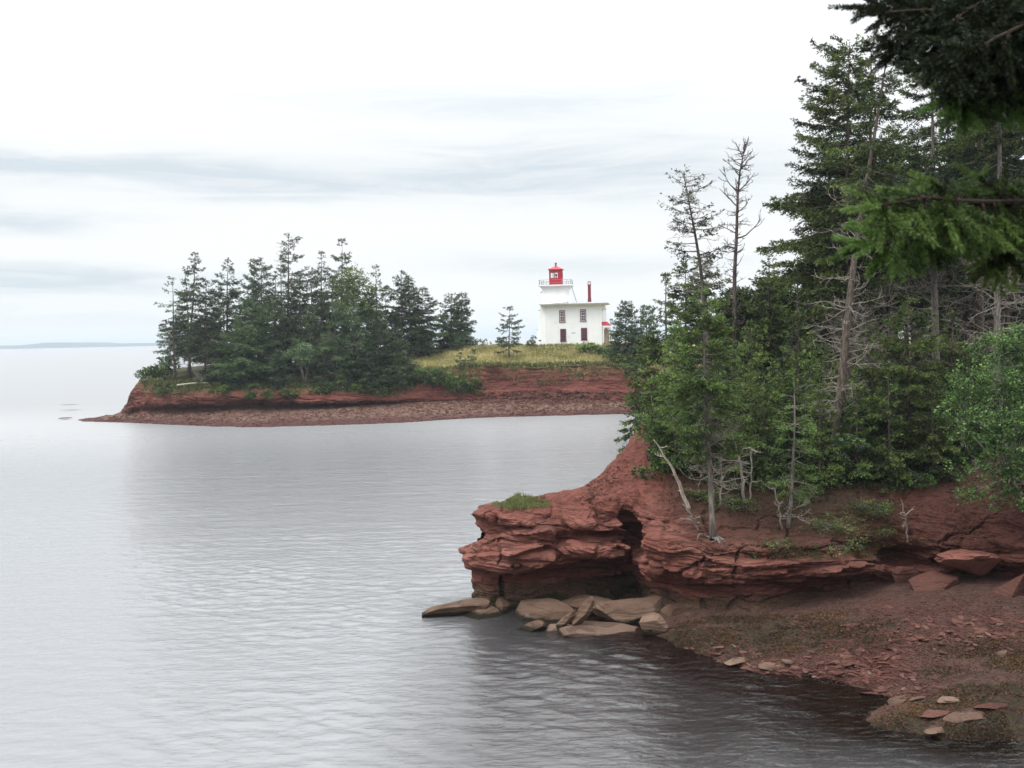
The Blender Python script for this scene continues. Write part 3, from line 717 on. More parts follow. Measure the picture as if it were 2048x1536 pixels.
# ---- sea bed and water
m_, t_ = mat('sea_bed_mud'); finish(t_, bsdf(t_, t_.mix(t_.noise(t_.pos(), 0.6, 4, .6), (0.06, 0.026, 0.018), (0.10, 0.045, 0.03)), 0.9))
sb = MB(); sb.add([(-20000, -400, -3.0), (20000, -400, -3.0), (20000, 30000, -3.0), (-20000, 30000, -3.0)], [(0, 1, 2, 3)])
o = sb.build('seabed', m_); o['kind'] = 'structure'
def grade(a, b, h, lo, hi, g=1.16):
    core = list(np.arange(a, b + h / 2, h)); s = h; x_ = core[-1]
    while x_ < hi: s *= g; x_ += s; core.append(min(x_, hi))
    s = h; x_ = core[0]; pre = []
    while x_ > lo: s *= g; x_ -= s; pre.append(max(x_, lo))
    return np.array(pre[::-1] + core)
def join_grade(parts, lo, hi, g=1.18):
    core = [parts[0][0]]
    for (a, b, h) in parts:
        n = int(round((b - a) / h)); core += list(np.linspace(a, b, n + 1)[1:])
    s = parts[-1][2]; x_ = core[-1]
    while x_ < hi: s *= g; x_ += s; core.append(min(x_, hi))
    s = parts[0][2]; x_ = core[0]; pre = []
    while x_ > lo: s *= g; x_ -= s; pre.append(max(x_, lo))
    return np.array(pre[::-1] + core)
wx = join_grade([(-56, -31, .24), (-31, 15, .095), (15, 24, .24)], -20000, 20000); wy = join_grade([(19, 58, .09), (58, 132, .22)], -300, 30000)
X, Y = np.meshgrid(wx, wy, indexing='ij')
rng = np.random.default_rng(5)
Z = np.zeros_like(X)
fade = np.clip((X + 55) / 8, 0, 1) * np.clip((24 - X) / 5, 0, 1) * np.clip((Y - 14) / 5, 0, 1) * np.clip((132 - Y) / 25, 0, 1)
coarse = np.clip(np.maximum((Y - 50) / 8, np.maximum((-27 - X) / 4, (X - 11) / 4)), 0, 1)
for k in range(72):
    lam = 0.24 * (1.45 / 0.24) ** rng.random()
    th = R(-98) + rng.normal(0, 0.44)
    kx, ky = 2 * math.pi / lam * math.cos(th), 2 * math.pi / lam * math.sin(th)
    Z += (1 - coarse * (1 - min(1.0, max(0.0, (lam - .7) / .6)))) * (1 - .35 * coarse) * 0.00165 * lam ** 0.85 * np.sin(kx * X + ky * Y + rng.random() * 6.28 + 0.8 * np.sin(0.21 * X + 0.17 * Y + k))
grp = fbm(np.column_stack([X.ravel() * 0.16, Y.ravel() * 0.22, 0 * X.ravel()]), 3, 55).reshape(X.shape)
Z *= fade * (1.0 + 0.6 * grp)
XY = np.column_stack([X.ravel(), Y.ravel()])
shal_refl = np.zeros(len(XY))
inb = (XY[:, 0] > -5) & (XY[:, 0] < 21.4) & (XY[:, 1] > 20) & (XY[:, 1] < 40.4)
shal_refl[inb] = np.clip(1.2 + beach_z(XY[inb]) / 3.2, 0, 1) * np.clip((XY[inb][:, 0] + 5) / 4, 0, 1)  # follows the depth, widened to darken where the cliff reflection falls
me = np_mesh('water', np.column_stack([XY, Z.ravel()]), grid_faces(len(wx), len(wy)), smooth=True, attrs={'shallow_refl': ('POINT', shal_refl)})
water = link('water', me, M_water); water['kind'] = 'structure'

# ---- hills of the far shore
def hills(name, x0, x1, d, hmax, seed):
    n = 160; xs = np.linspace(x0, x1, n)
    h = hmax * (0.62 + 0.35 * fbm(np.column_stack([xs * 0.0045, 0 * xs + seed, 0 * xs]), 5, seed)) * np.clip(np.minimum(xs - x0, x1 - xs) / 90, 0.02, 1)
    v = []; f = []
    for i in range(n):
        j = 0.5 + .5 * math.sin(i * 1.7)
        v += [(xs[i], d, -1), (xs[i], d + 30 + 20 * j, h[i] * .55), (xs[i], d + 150, h[i]), (xs[i], d + 700, h[i] * .9), (xs[i], d + 900, -1)]
    for i in range(n - 1):
        for k in range(4): f.append((i * 5 + k, i * 5 + 5 + k, i * 5 + 6 + k, i * 5 + 1 + k))
    mb = MB(); mb.add(v, f); o = mb.build(name, M_hills); o['kind'] = 'structure'
hills('far_hills', -4600, -1450, 4200, 26, 4)

# ---- picking the ground
def bvh_of(Vv, c, r):
    return None
near_land.data.calc_loop_triangles()
def make_bvh(o):
    me = o.data; n = len(me.vertices)
    co = np.empty(n * 3, np.float32); me.vertices.foreach_get('co', co)
    m = len(me.polygons); li = np.empty(m * 4, np.int32); me.loops.foreach_get('vertex_index', li)
    return BVHTree.FromPolygons(co.reshape(-1, 3).tolist(), li.reshape(-1, 4).tolist())
BV = [make_bvh(near_land), make_bvh(far_land), make_bvh(beach)]
def drop(x, y):
    best = None
    for b in BV:
        h = b.ray_cast(Vector((x, y, 60)), Vector((0, 0, -1)))
        if h[0] is not None and (best is None or h[0].z > best): best = h[0].z
    return best if best is not None else 0.0
def hit(px, py, maxd=400):
    d = Vector(ray(px, py)).normalized(); best = None
    for b in BV:
        h = b.ray_cast(EYE, d)
        if h[0] is not None and (best is None or h[3] < best[1]): best = (np.array(h[0]), h[3])
    return best[0] if best else None
# ------------------------------------------------------------------ lighthouse with keeper's house
def lighthouse():
    base = at(1148, 692, 154.5)
    base[2] = min(base[2], drop(base[0], base[1]) + 0.1)
    u = 154.5 / F / 6.98            # metres per pixel of the enlarged view the sizes were read from
    root = empty('lighthouse', base, 'white shingled square lighthouse tower with red lantern and attached two storey white house', 'lighthouse', rz=R(-7))
    X = lambda px: (px - 754) * u   # local x, origin under the middle of the house front
    Z = lambda py: (1338 - py) * u
    hx0, hx1 = X(362), X(1143)      # house front, x
    D = 7.6                         # house depth
    # tower, set behind the left part of the front
    tcx, tcy = X(498), 3.4
    b = MB()
    zb, zt = -0.4, Z(560)
    rings = [(tcx, tcy, 3.15, 3.15, zb), (tcx, tcy, 2.72, 2.72, Z(1000)), (tcx, tcy, 2.28, 2.28, Z(700)), (tcx, tcy, 2.08, 2.08, zt),
             (tcx, tcy, 2.12, 2.12, Z(530)), (tcx, tcy, 2.30, 2.30, Z(508)), (tcx, tcy, 2.56, 2.56, Z(492))]
    b.frustum(rings); b.build('tower', M_white, root)
    g = MB(); g.box(tcx - 2.68, tcx + 2.68, tcy - 2.68, tcy + 2.68, Z(491), Z(474)); gd = g.build('gallery_deck', M_trimw, root)
    r = MB()
    e = 2.5; zg = Z(474)
    for sx in (-1, 0.72, 1, -.72):
        for sy in (-1, 0.72, 1, -.72):
            if abs(sx) == 1 or abs(sy) == 1:
                r.box(tcx + sx * e - .03, tcx + sx * e + .03, tcy + sy * e - .03, tcy + sy * e + .03, zg, Z(402))
    for zz in (Z(405), Z(443)):
        for s in (-1, 1):
            r.box(tcx - e, tcx + e, tcy + s * e - .022, tcy + s * e + .022, zz - .025, zz + .025)
            r.box(tcx + s * e - .02, tcx + s * e + .02, tcy - e, tcy + e, zz - .023, zz + .023)
    r.build('railing', M_grey, root)
    # lantern room
    lw = X(595) - X(412); h = lw / 2; zl0, zl1 = Z(474) + .003, Z(258); wy0, wy1 = Z(372), Z(292)
    b = MB()
    b.box(tcx - h, tcx + h, tcy - h, tcy + h, zl0, wy0)
    b.box(tcx - h, tcx + h, tcy - h, tcy + h, wy1, zl1)
    pw = .11
    for sx in (-1, 1):
        for sy in (-1, 1):
            b.box(min(tcx + sx * h, tcx + sx * (h - pw)), max(tcx + sx * h, tcx + sx * (h - pw)), min(tcy + sy * h, tcy + sy * (h - pw)), max(tcy + sy * h, tcy + sy * (h - pw)), wy0, wy1)
    # the right third of the front and the rear right are boarded, as seen through the room
    b.box(X(530), tcx + h - pw, tcy - h + .004, tcy - h + .09, wy0, wy1)
    lan = b.build('lantern_room', M_red, root)
    for xx in (X(462), X(478)):
        m = MB(); m.box(xx - .035, xx + .035, tcy - h + .01, tcy - h + .07, wy0, wy1); m.build('glazing_bar', M_maroon, lan)
    for yy in (tcy - h * .3, tcy + h * .3):
        m = MB(); m.box(tcx - h + .01, tcx - h + .07, yy - .03, yy + .03, wy0, wy1); m.build('glazing_bar', M_maroon, lan)
        m = MB(); m.box(tcx + h - .07, tcx + h - .01, yy - .03, yy + .03, wy0, wy1); m.build('glazing_bar', M_maroon, lan)
    m = MB(); m.box(X(470) - .03, X(470) + .03, tcy + h - .07, tcy + h - .01, wy0, wy1); m.build('glazing_bar', M_maroon, lan)
    m = MB(); m.box(tcx - h + .11, X(530), tcy - h + .035, tcy - h + .045, wy0, wy1); m.build('pane', M_clear, lan)
    m = MB()
    m.tube([(X(500), tcy, wy0), (X(500), tcy, wy0 + .35)], .10, 10); m.tube([(X(500), tcy, wy0 + .35), (X(500), tcy, wy0 + .62), (X(500), tcy, wy0 + .70)], [.2, .2, .05], 12)
    m.build('lamp', M_grey, root)
    m = MB(); m.frustum([(tcx, tcy, h + .16, h + .16, zl1), (tcx, tcy, h + .18, h + .18, zl1 + .10), (tcx, tcy, .14, .14, Z(203))]); rf = m.build('lantern_roof', M_redroof, root)
    m = MB(); m.tube([(tcx, tcy, Z(206)), (tcx, tcy, Z(165))], .13, 10); m.tube([(tcx, tcy, Z(165)), (tcx, tcy, Z(153))], [.2, .17], 10); m.build('vent', M_maroon, rf)
    # house
    ze = Z(790)
    b = MB(); b.frustum([((hx0 + hx1) / 2, D / 2, (hx1 - hx0) / 2, D / 2, -.25), ((hx0 + hx1) / 2, D / 2, (hx1 - hx0) / 2, D / 2, ze)])
    hw = b.build('house_wall', M_white, root)
    b = MB(); b.box(hx0 - .03, hx1 + .03, -.03, D + .03, -.9, -.25); b.build('foundation', M_found, root)
    b = MB(); b.box(hx0 - .012, hx1 + .012, -.022, .0, Z(832), Z(826))
    for xx in (hx0, hx1 - .16): b.box(xx - .01, xx + .17, -.024, .0, -.2, Z(832))
    b.box(hx0 - .02, hx1 + .02, -.035, .0, -.25, -.12)
    b.build('corner_boards', M_trimw, root)
    # flared eave and low roof; it reaches over the veranda on the right
    ex1 = X(1240); cx = (X(284) + ex1) / 2; hxw = (ex1 - X(284)) / 2
    b = MB()
    bx, bh = (hx0 + hx1) / 2, (hx1 - hx0) / 2
    b.frustum([(bx, D / 2, bh + .02, D / 2 + .02, Z(795)), (bx + .05, D / 2, bh + .12, D / 2 + .12, Z(778)), (bx + .15, D / 2, bh + .38, D / 2 + .42, Z(765)), (cx, D / 2, hxw, D / 2 + .95, Z(756))])
    b.build('eave', M_trimw, root)
    b = MB(); b.frustum([(cx, D / 2, hxw + .03, D / 2 + .98, Z(756) + .003), (cx, D / 2, hxw + .03, D / 2 + .98, Z(748)), (cx, D / 2, hxw - 2.6, 1.2, Z(722))]); b.build('roof', M_roof, root)
    b = MB(); b.tube([(X(345), -.8, Z(757)), (X(500), -.75, Z(744)), (X(688), -.72, Z(733))], .045, 6); b.box(X(680), X(690), -.78, -.66, Z(748), Z(708)); b.build('roof_gutter', M_grey, root)
    # chimney
    b = MB(); cxm = X(972); b.box(cxm - .27, cxm + .27, 2.2, 2.75, Z(745), Z(672)); b.box(cxm - .235, cxm + .235, 2.24, 2.71, Z(672), Z(490)); b.box(cxm - .27, cxm + .27, 2.2, 2.75, Z(490), Z(478))
    ch = b.build('chimney', M_maroon, root)
    b = MB()
    for s in (-1, 1): b.box(cxm + s * .2 - .05, cxm + s * .2 + .05, 2.26, 2.69, Z(478), Z(445))
    b.frustum([(cxm, 2.475, .25, .23, Z(445)), (cxm, 2.475, .13, .2, Z(434))]); b.build('chimney_cap', M_maroon, ch)
    # windows
    def window(x0, x1, y0, y1, six):
        cx_, w_, z0, z1 = (X(x0) + X(x1)) / 2, X(x1) - X(x0), Z(y1), Z(y0)
        f = MB(); t = .13
        f.box(cx_ - w_ / 2, cx_ - w_ / 2 + t, -.075, .0, z0, z1); f.box(cx_ + w_ / 2 - t, cx_ + w_ / 2, -.075, .0, z0, z1)
        f.box(cx_ - w_ / 2 + t, cx_ + w_ / 2 - t, -.073, .0, z1 - t, z1); f.box(cx_ - w_ / 2 - .05, cx_ + w_ / 2 + .05, -.13, .0, z0 - .1, z0)
        wo = f.build('window', M_maroon, root)
        q = MB(); wi = w_ - 2 * t; s = .055
        ms = M_trimw if six else M_maroon
        for xx in (cx_ - wi / 2, cx_ + wi / 2 - s): q.box(xx, xx + s, -.052, .0, z0, z1 - t)
        zm = (z0 + z1 - t) / 2
        for zz in (z0, zm - s / 2, z1 - t - s): q.box(cx_ - wi / 2 + s, cx_ + wi / 2 - s, -.05, .0, zz, zz + s)
        if six:
            q.box(cx_ - .018, cx_ + .018, -.046, .0, z0 + s, z1 - t - s)
            for zz in ((z0 + zm) / 2, (zm + z1 - t) / 2): q.box(cx_ - wi / 2 + s, cx_ + wi / 2 - s, -.044, .0, zz - .016, zz + .016)
        q.build('sash', ms, wo)
        p = MB(); p.box(cx_ - wi / 2, cx_ + wi / 2, -.025, -.003, z0, z1 - t); p.build('pane', M_glass, wo)
    window(556, 637, 838, 994, True); window(847, 930, 830, 988, True)
    window(565, 647, 1096, 1266, False); window(856, 939, 1088, 1254, False)
    # hooded windows on the tower's left flank
    for zz, off in ((Z(568), 2.12), (Z(825), 2.5), (Z(1100), 2.85)):
        wb = MB(); wb.box(tcx - off - .06, tcx - off + .12, tcy - .45, tcy + .45, zz - 1.25, zz - .05); wo = wb.build('side_window', M_maroon, root)
        hb = MB(); hb.frustum([(tcx - off - .12, tcy, .28, .6, zz - .05), (tcx - off - .06, tcy, .2, .6, zz + .09)]); hb.build('hood', M_grey, wo)
    b = MB(); b.tube([(X(722), tcy - 2.4, Z(474)), (X(795), tcy - 2.2, Z(728))], .05, 6); b.build('stay', M_grey, root)
    b = MB(); b.box(X(645), X(652), tcy - 2.2, tcy - 2.02, Z(590), Z(560)); b.box(X(660), X(672), tcy - 2.3, tcy - 2.2, Z(690), Z(580)); b.build('downpipe', M_trimw, root)
    # weather stains where shingles are missing
    for (x0, x1, y0, y1) in ((722, 778, 1150, 1163), (495, 515, 1006, 1012), (668, 700, 1209, 1213), (714, 726, 1028, 1034), (532, 548, 1074, 1079)):
        b = MB(); b.box(X(x0), X(x1), -.012, .0, Z(y1), Z(y0)); b.build('bare_patch', M_roof, hw)
    b = MB(); b.box(X(832), X(932), -.5, -.04, -.35, Z(1325)); b.build('door_step', M_trimw, root)
    # veranda on the right: upper porch posts, red porch roof, braced posts
    por = MB(); vx0, vx1 = hx1 + .003, X(1262)
    por.frustum([((vx0 + vx1) / 2, 3.4, (vx1 - vx0) / 2, 3.3, Z(1064)), ((vx0 + vx1) / 2, 3.4, (vx1 - vx0) / 2 + .03, 3.33, Z(1056)), ((vx0 + X(1215)) / 2, 3.4, (X(1215) - vx0) / 2, 2.9, Z(1008))])
    pr = por.build('porch_roof', M_redroof, root)
    b = MB(); b.box(vx0, vx1 + .02, .06, .12, Z(1076), Z(1064) - .002); b.build('fascia', M_trimw, pr)
    for xx in (X(1153), X(1186)):
        for yy in (.35, 6.2):
            b = MB(); b.box(xx - .05, xx + .05, yy, yy + .1, Z(1006), Z(800)); b.build('upper_post', M_trimw, root)
    b = MB(); b.box(vx0, X(1196), .1, 6.5, Z(830), Z(793)); b.build('upper_beam', M_trimw, root)
    for xx, s in ((X(1158), 1), (X(1250), -1)):
        b = MB(); b.box(xx - .06, xx + .06, .2, .32, -.3, Z(1076)); b.tube([(xx, .26, Z(1140)), (xx + s * .45, .26, Z(1080))], .05, 4); b.build('porch_post', M_trimw, root)
    b = MB(); b.box(X(1170), X(1262), 1.6, 1.7, -.3, Z(1090)); b.build('porch_wall', M_tanwall, root)
    return root
lighthouse()

# ------------------------------------------------------------------ foliage builders
def unit(v): return v / (np.linalg.norm(v, axis=-1, keepdims=True) + 1e-9)
def sprays(O, Dv, L, Wd, rng, flat=0.0):
    """rhombic needle sprays / leaves: one quad each"""
    n = len(O)
    up = rng.normal(size=(n, 3)); up[:, 2] += flat * 3
    side = unit(np.cross(Dv, up))
    L = np.broadcast_to(L, (n,))[:, None]; Wd = np.broadcast_to(Wd, (n,))[:, None]
    V = np.empty((n, 4, 3))
    V[:, 0] = O; V[:, 1] = O + Dv * L * .45 + side * Wd * .5; V[:, 2] = O + Dv * L; V[:, 3] = O + Dv * L * .45 - side * Wd * .5
    return V
def spray_mesh(name, V, tone, material, parent):
    n = len(V)
    me = np_mesh(name, V.reshape(-1, 3), np.arange(n * 4).reshape(n, 4), attrs={'tone': ('FACE', tone)})
    return link(name, me, material, parent)

def spruce(name, base, top, Rm, seed, label, group=None, cb=0.12, tuft=0.10, dens=1.0, gap=0.12, dead=0.0, asym=(0, 0), taper=0.85,
           tone=0.35, nbr=90, mats=None, trunk_r=None, bend=0.0, droop=0.25, cat='tree', deadtop=0.0, bark=None, rootsn=0, cbt=1.0, live=1.0, leg=None):
    """a spruce: tapered trunk, whorled boughs that carry side twigs, needle sprays along every twig"""
    rng = np.random.default_rng(seed)
    base = np.asarray(base, float); top = np.asarray(top, float)
    H = np.linalg.norm(top - base); tr = trunk_r or (0.011 * H + 0.02)
    root = empty(name, base, label, cat, group)
    rel = top - base
    perp = unit(np.array([rel[1], -rel[0], 0.0]) + np.array([.3, .1, 0])) if bend == 0 else np.array([1.0, 0, 0])
    bx_ = bend * H
    def tp(h):
        h = np.asarray(h, float)[..., None]
        return rel * h + perp * (np.sin(h * math.pi) * bx_) + 0.012 * H * np.sin(h * 9 + seed) * np.array([1, .6, 0]) * h * (1 - h)
    ft = foliage = mats or M_spruce
    tb = MB(); hs = np.linspace(0, .995, 14)
    tb.tube(tp(hs), [tr * (1.35 if i == 0 else 1) * (1 - h) ** .85 + .006 * min(1, H / 8) for i, h in enumerate(hs)], 7)
    if rootsn:
        for k in range(rootsn):
            a = rng.uniform(0, 6.28); p = np.array([math.cos(a) * tr, math.sin(a) * tr, .05]); pts = [p]
            d = np.array([math.cos(a), math.sin(a), -.25])
            if d[1] > .3: d[1] *= -1
            for j in range(7):
                d = unit(d + rng.normal(0, .35, 3) + np.array([0, -.05, -.18])); pts.append(pts[-1] + d * .14)
            tb.tube(pts, np.linspace(tr * .38, .008, 8), 5)
    # boughs
    n = nbr
    n = int(n * (1.0 if tuft > .2 else .62)); h = np.sort(cb + (1 - cb) * rng.random(n) ** cbt); h = np.clip(h, cb, .985)
    az = np.arange(n) * 2.39996 + rng.normal(0, .5, n)
    q = (h - cb) / (1 - cb)
    prof = np.minimum(1.0, (1 - q) ** taper + .03) * np.clip(.55 + q * 3.0, 0, 1)
    Lb = Rm * prof * rng.uniform(.72, 1.18, n)
    Lb *= 1 + asym[0] * np.cos(az) + asym[1] * np.sin(az)
    Lb = np.maximum(Lb, .03 * Rm)
    keep = rng.random(n) > gap
    h, az, q, Lb = h[keep], az[keep], q[keep], Lb[keep]; n = len(h)
    O = tp(h)
    hd = np.column_stack([np.cos(az), np.sin(az), 0 * az])
    sl = (-droop * 1.3 + (droop * 1.3 + .55) * q ** 1.3) + rng.normal(0, .10, n)         # lower boughs hang, upper ones rise
    cu = .16 + .12 * rng.random(n)
    def bp_(i, s):
        s_ = s[:, None]
        return O[i] + hd[i] * s_ * Lb[i][:, None] + np.array([0, 0, 1.0]) * ((sl[i] - cu[i]) * s + cu[i] * s ** 2.2)[:, None] * Lb[i][:, None]
    br_tone = rng.normal(0, .21, n)
    alive = rng.random(n) < live
    # wood of the boughs
    ss = np.linspace(0, .92, 4)
    for i in range(n):
        if Lb[i] > .25:
            tb.tube(bp_(np.full(4, i), ss), np.linspace(max(.006, .016 * Lb[i] + .004), .004, 4), 4, cap=False)
    tb.build('trunk', bark or M_bark, root, smooth=True)
    # side twigs
    tl = tuft
    cnt = np.maximum(3, (Lb / (tl * 1.1) * dens * 2.5).astype(int)) * alive
    bi = np.repeat(np.arange(n), cnt); m = len(bi)
    s = .16 + .84 * rng.random(m) ** .8
    P0 = bp_(bi, s); P1 = bp_(bi, np.minimum(s + .03, 1.03)); ax = unit(P1 - P0)
    sd = np.where(rng.random(m) < .5, -1.0, 1.0)
    lat = unit(np.cross(ax, np.array([0, 0, 1.0]))) * sd[:, None]
    fan = rng.uniform(.35, 1.0, m)[:, None]
    td = unit(ax * (1.1 - fan * .6) + lat * fan + rng.normal(0, .16, (m, 3)) + np.array([0, 0, -.16]))
    Lt = np.maximum(tl * 1.3, Lb[bi] * .42 * (1.1 - s) + tl * .8) * rng.uniform(.6, 1.15, m)
    # sprays along twigs
    c2 = np.maximum(2, np.ceil(Lt / (tl * .27) * min(1.25, dens + .15))).astype(int)
    ti = np.repeat(np.arange(m), c2); k = len(ti)
    u = rng.random(k)
    jit = rng.normal(0, .12 * tl, (k, 3)) * np.array([1, 1, .6])
    Os = P0[ti] + td[ti] * (u * Lt[ti])[:, None] + np.array([0, 0, -1.0]) * (.22 * u ** 2 * Lt[ti])[:, None] + jit
    Ds = unit(td[ti] + rng.normal(0, .55, (k, 3)))
    Ls = tl * rng.uniform(.85, 1.5, k) * (1.0 - .25 * (u > .8)); Ws = tl * rng.uniform(.24, .44, k)
    tn = tone + br_tone[bi][ti] + rng.normal(0, .15, k) + .30 * (u > .70) * (s[ti] > .45) - .10 * (s[ti] < .4)  # tips lightened as new growth and as if lit; inner sprays shaded darker
    Vs = sprays(Os, Ds, Ls, Ws, rng, .35)
    # leader
    kk = 26; hh = rng.uniform(max(.90, 1 - 1.2 / H), 1.0, kk); a2 = rng.uniform(0, 6.28, kk)
    Vl = sprays(tp(hh), unit(np.column_stack([np.cos(a2), np.sin(a2), rng.uniform(.2, 1.6, kk)])), tl * 1.1, tl * .4, rng)
    if live > .3:
        Vs = np.concatenate([Vs, Vl]); tn = np.concatenate([tn, np.full(kk, tone)])
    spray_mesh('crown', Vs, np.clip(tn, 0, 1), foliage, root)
    if dead > 0:
        db = MB()
        nd = int(dead)
        lo_, hi_ = leg or (max(.06, cb * .25), cb + .28)
        for k in range(nd):
            hh = rng.uniform(lo_, hi_)
            p = tp(hh); a = rng.uniform(0, 6.28); L = Rm * rng.uniform(.35, .95)
            dead_limb(db, p, np.array([math.cos(a), math.sin(a), rng.uniform(-.35, .25)]), L, .012 + .006 * L, rng, 2)
        db.build('dead_branches', M_twig, root)
    return root
def dead_limb(mb, p, d, L, r, rng, depth, curl=.05):
    d = unit(np.asarray(d, float)); pts = [np.asarray(p, float)]; n = 6; dirs = []
    for j in range(n):
        d = unit(d + rng.normal(0, .16, 3) + np.array([0, 0, curl])); dirs.append(d); pts.append(pts[-1] + d * L / n)
    mb.tube(pts, np.linspace(r, max(.003, r * .3), n + 1), 4, cap=False)
    if depth > 0:
        for j in range(1, n):
            if rng.random() < .75:
                side = unit(np.cross(dirs[j], rng.normal(size=3)))
                dead_limb(mb, pts[j], dirs[j] * .7 + side * .8, L * rng.uniform(.2, .45), max(.003, r * .5), rng, depth - 1, curl)

def dead_tree(name, pts, r0, seed, label, group=None, limbs=(), nstub=30, stub=(.3, .9), fine=0, mat_=None):
    """bare trunk through the given points, named limbs (height fraction, direction, length) and short stubs"""
    rng = np.random.default_rng(seed)
    pts = np.array(pts, float); base = pts[0].copy(); root = empty(name, base, label, 'dead tree', group)
    rel = pts - base
    n = len(rel); ts = np.r_[0, np.cumsum(np.linalg.norm(np.diff(rel, axis=0), axis=1))]; ts = ts / ts[-1]
    def tp(h): return np.array([np.interp(h, ts, rel[:, k]) for k in range(3)])
    tb = MB(); hs = np.linspace(0, 1, 24)
    tb.tube([tp(q) + np.array([math.sin(q * 23) * .02, 0, 0]) for q in hs], [r0 * (1 - q) ** .75 + .012 for q in hs], 7)
    tb.build('trunk', mat_ or M_dead, root, smooth=True)
    lb = MB()
    for (hq, d, L, dep) in limbs: dead_limb(lb, tp(hq), d, L, .019 + .014 * L, rng, dep, .12)
    for k in range(nstub):
        hq = rng.uniform(.22, .98); a = rng.uniform(0, 6.28)
        dead_limb(lb, tp(hq), (math.cos(a), math.sin(a), rng.uniform(-.25, .35)), rng.uniform(*stub), .024, rng, 1, .06)
    lb.build('branches', mat_ or M_dead, root)
    return root

def broadleaf(name, base, centres, leaf, nleaf, seed, label, group=None, cat='tree', material=None, stems=5, bark=None, tone=.4, clump=.32, stem_r=.03):
    """a leafy tree or bush: stems to each lobe centre (x, y, z, rx, rz) and leaf quads in clumps round them"""
    rng = np.random.default_rng(seed)
    base = np.asarray(base, float); root = empty(name, base, label, cat, group)
    cen = np.array(centres, float); cen[:, :3] -= base
    sb_ = MB()
    for c in cen:
        mid = c[:3] * .5 + rng.normal(0, .08, 3) * np.linalg.norm(c[:3]); mid[2] = max(mid[2], .25 * c[2]) if c[2] > 0 else mid[2]
        st = rng.normal(0, .05, 3) * np.array([1, 1, 0])
        sb_.tube([st, mid * .6 + st * .4, mid, c[:3]], [stem_r, stem_r * .85, stem_r * .65, stem_r * .25], 5)
        for k in range(5):
            dead_limb(sb_, mid + (c[:3] - mid) * rng.random(), rng.normal(size=3) + np.array([0, 0, .4]), c[3] * .8, stem_r * .3, rng, 1)
    sb_.build('stems', bark or M_gbark, root, smooth=True)
    wgt = cen[:, 3] ** 2 * cen[:, 4]; wgt /= wgt.sum()
    ncl = max(12, nleaf // 14)
    ci = rng.choice(len(cen), ncl, p=wgt)
    dirs = unit(rng.normal(size=(ncl, 3))); rad = rng.uniform(.25, 1.05, ncl) ** .5
    rr = np.column_stack([cen[ci, 3], cen[ci, 3], cen[ci, 4]])
    CC = cen[ci, :3] + dirs * rr * rad[:, None] * (1 + .18 * rng.normal(size=ncl))[:, None]
    li = np.repeat(np.arange(ncl), 14); n = len(li)
    sc = clump * np.mean(cen[:, 3])
    O = CC[li] + rng.normal(0, sc * .42, (n, 3)) * np.array([1, 1, .6])
    D = unit(rng.normal(size=(n, 3)) + dirs[li] * .8 + np.array([0, 0, -.15]))
    Lf = leaf * rng.uniform(.7, 1.25, n)
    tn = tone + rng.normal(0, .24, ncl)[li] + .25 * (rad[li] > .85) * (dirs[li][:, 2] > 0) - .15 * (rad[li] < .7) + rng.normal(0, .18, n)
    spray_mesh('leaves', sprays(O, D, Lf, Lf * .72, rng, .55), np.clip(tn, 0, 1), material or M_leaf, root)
    return root
